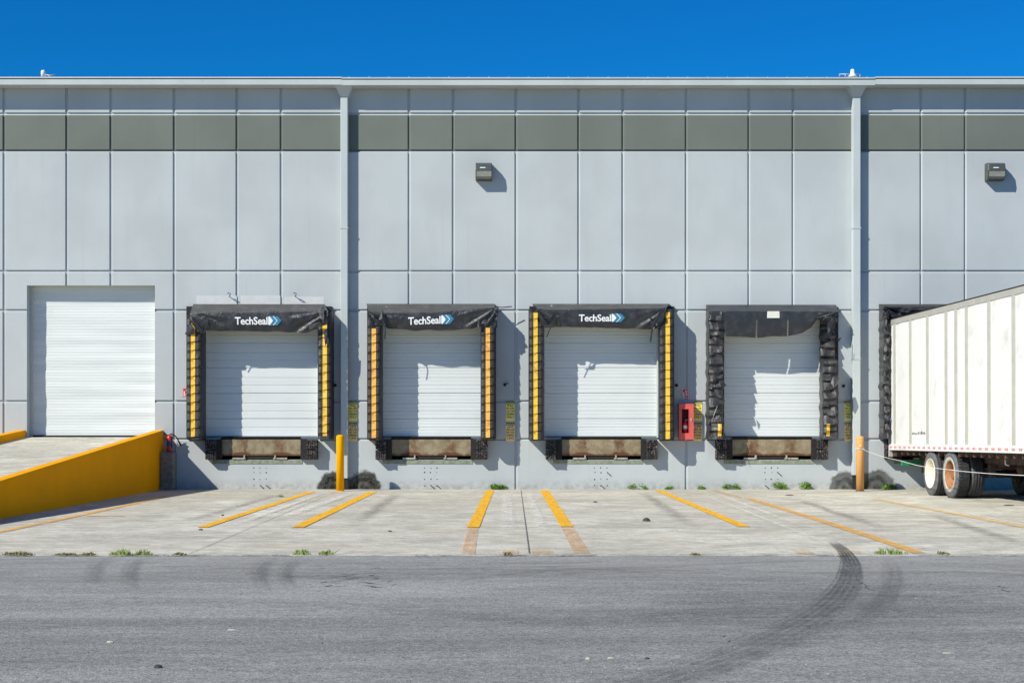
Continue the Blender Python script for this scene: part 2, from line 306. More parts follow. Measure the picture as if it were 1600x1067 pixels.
class MB:
    def __init__(s): s.v = []; s.f = []; s.mi = []; s.sm = []; s.uv = []
    def face(s, idx, mi=0, sm=False): s.f.append(idx); s.mi.append(mi); s.sm.append(sm)
    def quad(s, a, b, c, d, mi=0):
        n = len(s.v); s.v += [Vector(p) for p in (a, b, c, d)]; s.face((n, n + 1, n + 2, n + 3), mi)
    def box(s, x0, x1, y0, y1, z0, z1, mi=0, bev=0.0):
        if x0 > x1: x0, x1 = x1, x0
        if y0 > y1: y0, y1 = y1, y0
        if z0 > z1: z0, z1 = z1, z0
        if bev <= 0:
            n = len(s.v)
            s.v += [Vector((x, y, z)) for z in (z0, z1) for y in (y0, y1) for x in (x0, x1)]
            for q in ((0, 2, 3, 1), (4, 5, 7, 6), (0, 1, 5, 4), (2, 6, 7, 3), (0, 4, 6, 2), (1, 3, 7, 5)):
                s.face(tuple(n + i for i in q), mi)
        else:
            b = min(bev, (x1 - x0) * .45, (y1 - y0) * .45, (z1 - z0) * .45); n = len(s.v)
            # rounded-ish box: 24 vertices, chamfered edges
            idx = {}
            for i, x in enumerate((x0, x1)):
                for j, y in enumerate((y0, y1)):
                    for k, z in enumerate((z0, z1)):
                        sx, sy, sz = (1, -1)[i], (1, -1)[j], (1, -1)[k]
                        idx[i, j, k, 0] = len(s.v); s.v.append(Vector((x, y + sy * b, z + sz * b)))
                        idx[i, j, k, 1] = len(s.v); s.v.append(Vector((x + sx * b, y, z + sz * b)))
                        idx[i, j, k, 2] = len(s.v); s.v.append(Vector((x + sx * b, y + sy * b, z)))
            for i in (0, 1): s.face((idx[i, 0, 0, 0], idx[i, 1, 0, 0], idx[i, 1, 1, 0], idx[i, 0, 1, 0])[::(-1 if i == 0 else 1)], mi)
            for j in (0, 1): s.face((idx[0, j, 0, 1], idx[1, j, 0, 1], idx[1, j, 1, 1], idx[0, j, 1, 1])[::(1 if j == 0 else -1)], mi)
            for k in (0, 1): s.face((idx[0, 0, k, 2], idx[1, 0, k, 2], idx[1, 1, k, 2], idx[0, 1, k, 2])[::(-1 if k == 0 else 1)], mi)
            for i in (0, 1):
                for j in (0, 1): s.face((idx[i, j, 0, 0], idx[i, j, 0, 1], idx[i, j, 1, 1], idx[i, j, 1, 0]), mi)
                for k in (0, 1): s.face((idx[i, 0, k, 0], idx[i, 0, k, 2], idx[i, 1, k, 2], idx[i, 1, k, 0]), mi)
            for j in (0, 1):
                for k in (0, 1): s.face((idx[0, j, k, 1], idx[0, j, k, 2], idx[1, j, k, 2], idx[1, j, k, 1]), mi)
            for i in (0, 1):
                for j in (0, 1):
                    for k in (0, 1): s.face((idx[i, j, k, 0], idx[i, j, k, 1], idx[i, j, k, 2]), mi)
        return s
    def rings(s, rings, mi=0, sm=True, closed=True, cap=True):
        """rings: lists of the same number of points, joined one to the next"""
        n0 = len(s.v); k = len(rings[0])
        for r in rings: s.v += [Vector(p) for p in r]
        for i in range(len(rings) - 1):
            for j in range(k if closed else k - 1):
                a = n0 + i * k + j; b = n0 + i * k + (j + 1) % k
                s.face((a, b, b + k, a + k), mi, sm)
        if cap and closed:
            s.face(tuple(n0 + j for j in range(k))[::-1], mi); s.face(tuple(n0 + (len(rings) - 1) * k + j for j in range(k)), mi)
        return s
    def lathe(s, c, axis, prof, seg=24, mi=0, sm=True, cap=True):
        """prof: (radius, offset along axis)"""
        ax = Vector(axis).normalized(); e1 = ax.orthogonal().normalized(); e2 = ax.cross(e1); c = Vector(c)
        R = [[c + ax * h + (e1 * math.cos(2 * math.pi * j / seg) + e2 * math.sin(2 * math.pi * j / seg)) * max(r, 1e-4) for j in range(seg)] for r, h in prof]
        return s.rings(R, mi, sm, True, cap)
    def tube(s, pts, r, seg=8, mi=0, cap=True):
        pts = [Vector(p) for p in pts]; R = []
        for i, p in enumerate(pts):
            t = (pts[min(i + 1, len(pts) - 1)] - pts[max(i - 1, 0)]).normalized()
            ref = Vector((0, 0, 1)) if abs(t.z) < .9 else Vector((1, 0, 0))
            e1 = t.cross(ref).normalized(); e2 = t.cross(e1); rr = r[i] if isinstance(r, (list, tuple)) else r
            R.append([p + (e1 * math.cos(2 * math.pi * j / seg) + e2 * math.sin(2 * math.pi * j / seg)) * rr for j in range(seg)])
        return s.rings(R, mi, True, True, cap)
    def prism(s, poly, y0, y1, mi=0):
        """polygon in x,z extruded along y"""
        n = len(s.v); k = len(poly)
        s.v += [Vector((x, y0, z)) for x, z in poly] + [Vector((x, y1, z)) for x, z in poly]
        s.face(tuple(range(n, n + k)), mi); s.face(tuple(range(n + k, n + 2 * k))[::-1], mi)
        for j in range(k): s.face((n + j, n + (j + 1) % k, n + k + (j + 1) % k, n + k + j)[::-1], mi)
        return s
    def build(s, name, mats, parent=None, origin=None, fix=True):
        if not isinstance(mats, (list, tuple)): mats = [mats]
        o0 = Vector(origin) if origin is not None else Vector((0, 0, 0))
        me = bpy.data.meshes.new(name); me.from_pydata([p - o0 for p in s.v], [], s.f); me.update()
        for m in mats: me.materials.append(m)
        me.polygons.foreach_set('material_index', s.mi); me.polygons.foreach_set('use_smooth', s.sm)
        if s.uv:
            l = me.uv_layers.new(name='UVMap')
            for lp in me.loops: l.data[lp.index].uv = s.uv[lp.vertex_index]
        if fix:
            import bmesh
            bm = bmesh.new(); bm.from_mesh(me); bmesh.ops.recalc_face_normals(bm, faces=bm.faces); bm.to_mesh(me); bm.free()
        o = bpy.data.objects.new(name, me); S.collection.objects.link(o)
        if parent is not None: o.parent = parent; o.location = o0 - world_loc(parent)
        else: o.location = o0
        return o
def split_build(mb, name, mats, parent=None, fn=None):
    par = list(range(len(mb.v)))
    def find(a):
        while par[a] != a: par[a] = par[par[a]]; a = par[a]
        return a
    for f in mb.f:
        for i in f[1:]: par[find(i)] = find(f[0])
    groups = {}
    for k, f in enumerate(mb.f): groups.setdefault(find(f[0]), []).append(k)
    res = []
    for fs in groups.values():
        n = MB(); mp = {}
        for k in fs:
            for i in mb.f[k]:
                if i not in mp: mp[i] = len(n.v); n.v.append(mb.v[i])
            n.face(tuple(mp[i] for i in mb.f[k]), mb.mi[k], mb.sm[k])
        res.append(fn(n, name, mats) if fn else n.build(name, mats, parent))
    return res
def world_loc(o):
    v = Vector((0, 0, 0))
    while o is not None: v += o.location; o = o.parent
    return v
def tag(o, label=None, cat=None, group=None, kind=None):
    if label: o['label'] = label
    if cat: o['category'] = cat
    if group: o['group'] = group
    if kind: o['kind'] = kind
    return o
def thing(name, label, cat, loc=(0, 0, 0), group=None):
    e = bpy.data.objects.new(name, None); S.collection.objects.link(e); e.location = loc; e.empty_display_size = .2
    return tag(e, label, cat, group)
def text_mesh(txt, size, bold=.0, spacing=1.0, align='CENTER', line=1.0):
    c = bpy.data.curves.new('lettering', 'FONT'); c.body = txt; c.size = size; c.offset = bold; c.space_character = spacing
    c.align_x = align; c.space_line = line; c.resolution_u = 3
    o = bpy.data.objects.new('lettering', c); S.collection.objects.link(o)
    dg = bpy.context.evaluated_depsgraph_get(); me = bpy.data.meshes.new_from_object(o.evaluated_get(dg))
    V = [v.co.copy() for v in me.vertices]; Fc = [tuple(p.vertices) for p in me.polygons]
    bpy.data.objects.remove(o); bpy.data.curves.remove(c); bpy.data.meshes.remove(me)
    return V, Fc
def add_text(mb, txt, fn, size, mi=0, **k):
    V, Fc = text_mesh(txt, size, **k); n = len(mb.v)
    mb.v += [Vector(fn(v.x, v.y)) for v in V]
    for f in Fc: mb.face(tuple(n + i for i in f), mi)

# ------------------------------------------------------------------ the ground
def sheet(name, pts, z, mat, label=None, kind='structure', cat=None, uv=None):
    mb = MB(); mb.v = [Vector((p[0], p[1], z)) for p in pts]; mb.face(tuple(range(len(pts))))
    return mb
mb = MB(); mb.v = [Vector(p) for p in ((-900, -900, 0), (900, -900, 0), (900, 900, 0), (-900, 900, 0))]; mb.face((0, 1, 2, 3))
tag(mb.build('asphalt_yard', M['asphalt']), 'grey asphalt yard in front of the concrete dock apron', 'yard', kind='structure')
EDGE = G(800, 867.5).y
mb = MB(); k = 900
for i in range(k + 1):
    x = -60 + 120 * i / k; j = .035 * noise.noise(Vector((x * 6, 3, 0))) + .05 * noise.noise(Vector((x * .8, 9, 0))) + .02 * noise.noise(Vector((x * 30, 1, 0)))
    mb.v += [Vector((x, EDGE + j, .006)), Vector((x, .02, .012)), Vector((x, EDGE + j - .05, -.002))]
for i in range(k):
    a = 3 * i; mb.face((a, a + 3, a + 4, a + 1)); mb.face((a + 2, a + 5, a + 3, a))
tag(mb.build('concrete_apron', M['concrete'], fix=False), 'pale stained concrete apron along the loading docks', 'apron', kind='structure')

def strip(name, pts, width, mat, z, label, uvrep=True, w2=None, seg=14, cat='road marking'):
    """a flat band along ground points; u across, v along"""
    pts = [Vector((p[0], p[1], 0)) for p in pts]
    # resample (catmull)
    out = []
    for i in range(len(pts) - 1):
        p0, p1, p2, p3 = pts[max(i - 1, 0)], pts[i], pts[i + 1], pts[min(i + 2, len(pts) - 1)]
        for j in range(seg):
            t = j / seg
            out.append(.5 * ((2 * p1) + (p2 - p0) * t + (2 * p0 - 5 * p1 + 4 * p2 - p3) * t * t + (3 * p1 - p0 - 3 * p2 + p3) * t ** 3))
    out.append(pts[-1]); mb = MB(); n = len(out)
    for i, p in enumerate(out):
        t = (out[min(i + 1, n - 1)] - out[max(i - 1, 0)]).normalized(); s = Vector((-t.y, t.x, 0))
        w = width + ((w2 if w2 is not None else width) - width) * i / (n - 1)
        j = 1 + .06 * noise.noise(Vector((i * .7, width * 90, p.x)))
        for u in (-.5, .5): mb.v.append(p + s * w * u * j + Vector((0, 0, z))); mb.uv.append((u + .5, i / (n - 1)))
    for i in range(n - 1): mb.face((2 * i, 2 * i + 1, 2 * i + 3, 2 * i + 2))
    return tag(mb.build(name, mat, fix=False), label, cat, kind='structure')
ZL = .017
strip('painted_line', [G(262, 776), G(120, 807), G(-60, 844)], .15, M['line_mid'], ZL, 'worn yellow line along the foot of the yellow ramp wall')
strip('painted_line', [G(135, 807), G(196, 807)], .18, M['line_mid'], ZL + .004, 'short worn yellow stub line beside the ramp wall')
strip('painted_line', [G(487, 769), G(316, 825)], .17, M['line'], ZL, 'yellow bay line under the first dock from the ramp')
strip('painted_line', [G(583, 769), G(465, 825)], .19, M['line'], ZL, 'yellow bay line just right of the bright yellow bollard')
strip('painted_line', [G(766, 766.5), G(739, 825)], .18, M['line'], ZL, 'short bright yellow bay line at the right of the second dock')
strip('painted_line', [G(739, 826), G(731, 866)], .16, M['line_old'], ZL, 'ghost of a yellow line ending at the apron edge')
strip('painted_line', [G(850, 766.5), G(886, 824)], .19, M['line'], ZL, 'bright yellow bay line at the left of the third dock')
strip('painted_line', [G(887, 826), G(909, 866)], .19, M['line_old'], ZL, 'orange ghost line reaching the asphalt below the third dock')
strip('painted_line', [G(1028, 766.5), G(1163, 824)], .17, M['line'], ZL, 'bright yellow bay line at the right of the third dock')
strip('painted_line', [G(1116, 767), G(1160, 779)], .17, M['line_old'], ZL, 'nearly erased start of the bay line below the fourth dock')
strip('painted_line', [G(1168, 779), G(1310, 823), G(1436, 865)], .17, M['line_mid'], ZL, 'worn orange bay line below the fourth dock')
strip('painted_line', [G(1366, 780.5), G(1500, 805), G(1640, 832)], .17, M['line_pale'], ZL, 'pale yellow bay line beside the trailer wheels')
for px, w, l in ((847, .26, 'orange paint patch'), (796, .2, 'small orange paint ghost'), (1262, .2, 'faint orange paint blot'), (1338, .25, 'orange paint blot by the tyre mark')):
    p = G(px, 867)
    strip('painted_line', [Vector((p.x, EDGE + .55, 0)), Vector((p.x, EDGE + .06, 0))], w, M['line_old'], ZL + .004, l + ' at the apron edge')
def spill():
    t = NT('dusty_edge_spill').set(.9, 0, .2); t.color(t.mix(t.ramp(t.noise(30, 3, .7), .35, .65), (.30, .28, .24), (.58, .55, .48)))
    sep = t.new('ShaderNodeSeparateXYZ'); t.link(t.pos('uv'), sep.inputs[0]); e = t.ramp(t.math('ABSOLUTE', t.math('SUBTRACT', sep.outputs[0], .5)), .08, .5, 1, 0)
    n = t.math('ADD', t.math('MULTIPLY', t.noise(2.5, 5, .7), .5), t.math('MULTIPLY', t.noise(34, 3, .75), .5)); t.alpha(t.math('MULTIPLY', e, t.ramp(n, .46, .60, .0, .95))); return t.m
M['spill'] = spill()
strip('edge_dust', [Vector((x, EDGE - .03, 0)) for x in range(-24, 25, 2)], .42, M['spill'], .0142, 'pale crumbled dust along the apron edge', cat='dust')
def dust():
    t = NT('thin_dust').set(.95, 0, .1); t.color(t.mix(.5, (.40, .385, .35), (.36, .35, .33)))
    sep = t.new('ShaderNodeSeparateXYZ'); t.link(t.pos('uv'), sep.inputs[0]); e = t.ramp(t.math('ABSOLUTE', t.math('SUBTRACT', sep.outputs[0], .5)), .1, .5, 1, 0)
    t.alpha(t.math('MULTIPLY', e, t.ramp(t.noise(.9, 6, .75, stretch=(.4, 1.2, 1), dist=.8), .40, .68, .05, .55))); return t.m
M['dust'] = dust()
strip('yard_dust', [Vector((x, EDGE - 1.6, 0)) for x in range(-24, 25, 2)], 4.2, M['dust'], .0130, 'thin pale dust blown over the asphalt by the apron', cat='dust')
# joints of the slabs
def joint(pts, w=.015, name='slab_joint', label='dark joint between concrete slabs'):
    return strip(name, pts, w, M['joint'], .0155, label, seg=30, cat='joint')
joint([G(814, 766), G(827, 866)], .014); joint([G(527, 768), G(296, 866)], .008, label='dark slab joint running left from the bright bollard')
joint([Vector((-24, G(0, 824.5).y, 0)), Vector((24, G(0, 824.5).y, 0))], .014, label='cross joint between slabs where the bay lines end')
# drag streaks and tyre marks
def band(name, a, b, w, m, lab, z=.0195, w2=None): strip(name, [G(*p) for p in a] if isinstance(a, list) else [G(*a), G(*b)], w, M[m], z, lab, w2=w2, cat='tyre mark')
for i, (a, b, w, m, l) in enumerate([
    ((1085, 768), (1330, 866), .13, 'streak_w', 'pale drag streak left of the worn orange bay line'), ((1110, 769), (1265, 828), .16, 'streak_w', 'pale drag streak under the fourth dock'),
    ((1490, 800), (1625, 826), .10, 'streak_w', 'pale drag streak in front of the trailer wheels'), ((792, 768), (795, 840), .3, 'streak_w', 'pale wheel path below the wall joint'),
    ((825, 768), (858, 850), .22, 'streak_w', 'pale wheel path left of the third dock'), ((515, 768), (345, 830), .22, 'streak_w', 'pale drag streak left of the bright bollard'),
    ((560, 768), (420, 818), .3, 'streak_w', 'pale drag streak right of the bright bollard'), ((455, 768), (250, 828), .3, 'streak_d', 'dark drag streak below the first dock'),
    ((625, 770), (540, 830), .4, 'streak_d', 'dark drag streak below the second dock'), ((1000, 768), (1090, 830), .4, 'streak_d', 'dark drag streak below the third dock'),
    ((1225, 775), (1420, 840), .35, 'streak_d', 'dark drag streak below the faded bollard'), ((1440, 800), (1620, 860), .4, 'streak_d', 'dark drag streak beside the pale yellow line')]):
    band('drag_streak', a, b, w, m, l, .0195 + .0009 * i)
band('tyre_mark', [(1295, 846), (1314, 860), (1325, 874), (1328, 890), (1322, 914), (1300, 942), (1262, 970), (1205, 1000), (1130, 1030), (1040, 1062), (880, 1110)], None, .13, 'skid', 'dark curved tyre mark sweeping from the apron edge to the bottom of the yard', .0335, .50)
band('tyre_mark', [(1330, 960), (1240, 1006), (1120, 1045), (960, 1090)], None, .2, 'skid_faint', 'second faint line beside the broad faded tyre mark', .0350, .3)
band('tyre_mark', [(40, 905), (300, 893), (620, 905), (1000, 893), (1300, 905)], None, .5, 'skid_faint', 'long faint wheel path running across the yard near the apron', .0352, .5)
band('tyre_mark', [(-40, 962), (260, 945), (620, 955), (900, 975), (1300, 950), (1640, 962)], None, .45, 'skid_faint', 'long faint wheel path running across the middle of the yard', .0354, .45)
band('tyre_mark', [(1378, 868), (1392, 888), (1393, 910), (1380, 935), (1345, 965), (1290, 992)], None, .24, 'skid_soft', 'faint tyre mark right of the dark curved one', .0330, .3)
band('tyre_mark', [(190, 869), (158, 880), (144, 900), (144, 922)], None, .22, 'skid_light', 'faint curved tyre mark nearest the left side of the yard', .0325)
band('tyre_mark', [(228, 869), (208, 882), (200, 905), (204, 925)], None, .22, 'skid_light', 'faint curved tyre mark just right of the leftmost one', .0326)
band('tyre_mark', [(445, 869), (412, 884), (403, 905), (418, 935)], None, .22, 'skid_light', 'faint looping tyre mark below the yellow bay lines', .0327)
band('tyre_mark', [(482, 869), (452, 884), (444, 905), (460, 928)], None, .2, 'skid_light', 'second faint looping tyre mark below the yellow bay lines', .0328)

# ------------------------------------------------------------------ the warehouse
WH = thing('warehouse', 'long grey concrete panel warehouse with loading docks and a darker band below the eave', 'building', (0, 0, 0))
T = .22                                             # wall thickness
DC = [407.5, 673.5, 939.5, 1206, 1471.5]            # dock centres in px
DOCKZ = Z(683); HEADZ = Z(500); PITZ = Z(718)
openings = [(X(42), X(242), Z(683), Z(446))]
for c in DC: openings += [(X(c - 90), X(c + 90), DOCKZ, HEADZ), (X(c - 62.5), X(c + 62.8), PITZ, DOCKZ)]
vj = []                                             # vertical reveals: (x, lowest z)
for per in (-1600, -800, 0, 800, 1600):
    for j, low in ((102, 490), (171, 490), (269, 800), (367, 490), (436, 490), (535, 800), (633, 490), (702, 490)):
        px = 537 + per + j
        zz = Z(low)
        if px in (107 - 1, 176 - 1) or 100 < px < 180: zz = Z(446)
        if -1100 < px < 2700: vj.append((X(px), zz))
hj = [Z(y) for y in (178, 236, 424, 485, 627, 686)]
TOPZ = Z(134)
xs, zs = set(), set()
for x, _ in vj: xs |= {x - .034, x - .028, x + .010, x + .036}
for z in hj: zs |= {z - .036, z - .010, z + .028, z + .034}
for o in openings: xs |= {o[0], o[1]}; zs |= {o[2], o[3]}
zs = {z for z in zs}; zs |= {-.05, TOPZ, Z(490), Z(490) - .05, .9}
xs |= {X(-1150), X(2800)}
def clean(a):
    a = sorted(a); out = [a[0]]
    for q in a[1:]:
        if q - out[-1] > .004: out.append(q)
    return out
xs, zs = clean(xs), clean(zs)
def wdepth(x, z):
    dmax = 0
    for jx, low in vj:
        if -.031 < x - jx < .02 and z >= low - .001: dmax = .034
    for jz in hj:
        if -.02 < z - jz < .031: dmax = .034
    return dmax
mb = MB(); nz = len(zs)
for x in xs:
    for z in zs: mb.v.append(Vector((x, wdepth(x, z), z)))
BT, BB = Z(178), Z(236)
for i in range(len(xs) - 1):
    for j in range(nz - 1):
        cx, cz = (xs[i] + xs[i + 1]) / 2, (zs[j] + zs[j + 1]) / 2
        if any(o[0] < cx < o[1] and o[2] < cz < o[3] for o in openings): continue
        a = i * nz + j; mb.face((a, a + nz, a + nz + 1, a + 1), 1 if BB - .012 < cz < BT - .037 else 0)
def jamb(x0, x1, z0, z1, d, bottom=True, top=True):
    mb.quad((x0, 0, z0), (x0, d, z0), (x0, d, z1), (x0, 0, z1)); mb.quad((x1, 0, z0), (x1, 0, z1), (x1, d, z1), (x1, d, z0))
    if top: mb.quad((x0, 0, z1), (x0, d, z1), (x1, d, z1), (x1, 0, z1))
    if bottom: mb.quad((x0, 0, z0), (x1, 0, z0), (x1, d, z0), (x0, d, z0))
jamb(*openings[0], .45)
for k, o in enumerate(openings[1:]): jamb(*o, .5 if k % 2 == 0 else .9, True, k % 2 == 0)
mb.build('wall', [M['wall'], M['band']], WH, fix=False)
mb = MB(); XA, XB = X(-1150), X(2800)
mb.box(XA, XB, .92, 1.0, -.05, TOPZ); mb.box(XA + .01, XA + .2, .03, 40, -.05, TOPZ); mb.box(XB - .2, XB - .01, .03, 40, -.05, TOPZ); mb.box(XA + .2, XB - .2, 39.8, 40, -.05, TOPZ)
mb.build('inner_wall', M['wall'], WH)
# metal roof: ribbed sheet with rib ends poking over the eave
mb = MB(); mb.box(XA - .2, XB + .2, -.30, 41, TOPZ + .02, TOPZ + .035)
x = XA
while x < XB:
    if not (X(560) < x < X(1250)): pass
    mb.prism([(x - .03, TOPZ + .035), (x + .03, TOPZ + .035), (x + .010, TOPZ + .140), (x - .010, TOPZ + .140)], -.31, 41); x += .463
mb.build('roof', M['roof'], WH)
# gutter / fascia: two runs that meet with a slight step
gm = [M['trim'], M['gasket']]
def gutter(x0, x1, dz):
    g = MB(); zt, zb = Z(121.5, .41) + dz, Z(133.5, .41) + dz
    g.box(x0, x1, -.415, -.02, zb, zt - .055); g.box(x0, x1, -.400, -.02, zt - .055, zt - .032, 1); g.box(x0, x1, -.432, -.02, zt - .032, zt)
    g.build('gutter', gm, WH)
gutter(XA - .2, X(537), .012); gutter(X(537) + .003, X(1361), 0); gutter(X(1361) + .003, XB + .2, .018)
def downspout(px0, px1, pend):
    a, b = X(px0, .2), X(px1, .2); g = MB(); g.box(a, b, -.2, -.002, Z(pend), Z(153), 0, .012)
    g.box(a - .008, b + .008, -.208, -.002, Z(359), Z(357), 0); g.box(a - .008, b + .008, -.208, -.002, Z(562), Z(560.5), 0)
    o = g.build('downspout', M['trim'], WH)
    f = MB(); c = (a + b) / 2; hw = (b - a) / 2
    f.rings([[(c - hw - .004, -.205, Z(154)), (c + hw + .004, -.205, Z(154)), (c + hw + .004, -.003, Z(154)), (c - hw - .004, -.003, Z(154))],
             [(c - hw - .12, -.34, Z(138.5)), (c + hw + .12, -.34, Z(138.5)), (c + hw + .12, -.003, Z(138.5)), (c - hw - .12, -.003, Z(138.5))]], 0, False)
    f.build('funnel', M['trim'], o)
    k = MB(); k.box(a + .03, b + .01, -.17, -.003, .03, Z(pend + 1)); k.build('drain_boot', M['gasket'], o)
downspout(532, 543.5, 747); downspout(1332.5, 1345, 742)
# roll-up door
x0, x1, z0, z1 = openings[0]
mb = MB(); prof = []; z = z0 + .03
while z < z1 + .1:
    d = .30 + .0016 * math.sin(z / .068 * 2 * math.pi); prof.append((z, d)); z += .068 / 6
rows = []
for (z, d) in prof:
    row = []
    for i in range(21):
        x = x0 + (x1 - x0) * i / 20; w = .016 * noise.noise(Vector((x * .5, z * 3.1, 2))) + (.010 * noise.noise(Vector((x * .25, z * 7, 8))) if z < 3.6 else 0)
        row.append((x, d + w, z))
    rows.append(row)
mb.rings(rows, 0, True, False); mb.box(x0, x1, .26, .34, z0, z0 + .045, 1)
mb.build('rollup_door', [M['door_old'], M['gasket']], WH, fix=False)
mb = MB(); mb.box(x0 - .01, x0 + .05, .21, .40, z0, z1); mb.box(x1 - .05, x1 + .01, .21, .40, z0, z1); split_build(mb, 'door_track', M['trim'], WH)
# sectional dock doors
secs = [535, 550, 562, 574, 590, 602, 614, 630, 642, 654, 668]
def dock_door(c, fine):
    x0, x1 = X(c - 90) + .003, X(c + 90) - .003; joints = [Z(y) for y in (535, 574, 614, 654)]; ribs = [Z(y) for y in (550, 562, 590, 602, 630, 642, 668, 522, 510)]
    zz = DOCKZ + .02; pts = []
    lines = [(j, .011, .020) for j in joints] + [(r, .008, .010) for r in ribs]
    if fine:
        allz = sorted([Z(683)] + joints + ribs + [Z(500)])
        for a, b in zip(allz[:-1], allz[1:]):
            n = max(1, round((b - a) / .075))
            lines += [(a + (b - a) * q / n, .006, .005) for q in range(1, n)]
    lines.sort()
    pts.append((DOCKZ + .025, .20))
    for z, hw, dp in lines: pts += [(z - hw - .004, .20), (z - hw * .5, .20 + dp), (z + hw * .5, .20 + dp), (z + hw + .004, .20)]
    pts.append((HEADZ + .05, .20)); pts = [(max(a, DOCKZ + .02), b) for a, b in pts]
    m = MB(); R = []
    for z, d in pts: R.append([(x0 + (x1 - x0) * i / 16, d + .004 * noise.noise(Vector((c + i * .45, z * 2.2, 4))), z) for i in range(17)])
    m.rings(R, 0, False, False)
    o = m.build('dock_door', M['door'], WH, fix=False)
    m = MB(); m.box(x0, x1, .185, .24, DOCKZ, DOCKZ + .024); m.build('bottom_seal', M['gasket'], o)
    m = MB(); m.box(x0 - .002, x0 + .035, .12, .198, DOCKZ, HEADZ); m.box(x1 - .035, x1 + .002, .12, .198, DOCKZ, HEADZ); split_build(m, 'door_track', M['trim'], o)
    return o
for i, c in enumerate(DC):
    o = dock_door(c, i > 0)
# touch-up patch over the first dock, in three pieces between the reveals
mb = MB()
for a, b in ((307, 370), (376, 438), (444, 506)): mb.box(X(a), X(b), -.003, .004, Z(476), Z(462 if a < 430 else 463.5))
split_build(mb, 'paint_patch', M['patch'], WH)
for px in (358, 461):
    m = MB(); m.tube([P(px, 463, 0), P(px + 1, 462, .12), P(px + 2, 459, .16), P(px - 1, 457.5, .14), P(px - 2.5, 459, .1)], .009, 6); m.build('wire_hook', M['gasket'], WH)
for px, py in ((524, 602), (789, 601), (1057, 602), (1318, 603)):
    m = MB(); m.lathe(P(px, py, 0), (0, -1, 0), [(.035, 0), (.035, .03), (.018, .035), (.018, .07)], 12)
    if px == 789: m.tube([P(788, 603, .03), P(790, 600, .07), P(793, 598, .08), P(794, 600, .06)], .01, 6)
    m.build('wall_anchor', M['steel_dark'], WH)
for c in DC[:4]:
    m = MB(); cc = c + (-1 if c < 500 else -.5)
    for iy, y in enumerate((731, 738, 748.5, 758.5)):
        for ix in (-9.8, 0, 9.8):
            p = P(cc + ix + random.uniform(-.6, .6), y + random.uniform(-.5, .5)); m.lathe((p.x, .001, p.z), (0, -1, 0), [(random.uniform(.010, .020), 0), (.009, .006)], 8)
    for q in range(2): # cut bolt stubs
        p = P(cc + random.choice((-9.8, 0, 9.8)), random.choice((738, 758)), 0); m.tube([p, p + Vector((.09, -.01, -.08))], .010, 6)
    split_build(m, 'anchor_bolt', M['steel_dark'], WH)
    m = MB(); 
def stain(px0, px1, top, w=.0035, mt='soot'):
    m = MB(); a, b = X(px0), X(px1); zt = Z(top); n = 8
    for i in range(n + 1):
        for j in range(n + 1): m.v.append(Vector((a + (b - a) * i / n, -w, .012 + (zt - .012) * j / n))); m.uv.append((i / n, j / n))
    for i in range(n):
        for j in range(n): q = i * (n + 1) + j; m.face((q, q + n + 1, q + n + 2, q + 1))
    m.build('tyre_stain', M[mt], WH, fix=False)
stain(493, 545, 733, .003); stain(540, 598, 731, .004); stain(1293, 1346, 732, .003, 'soot_soft'); stain(1334, 1404, 730, .004, 'soot_soft')

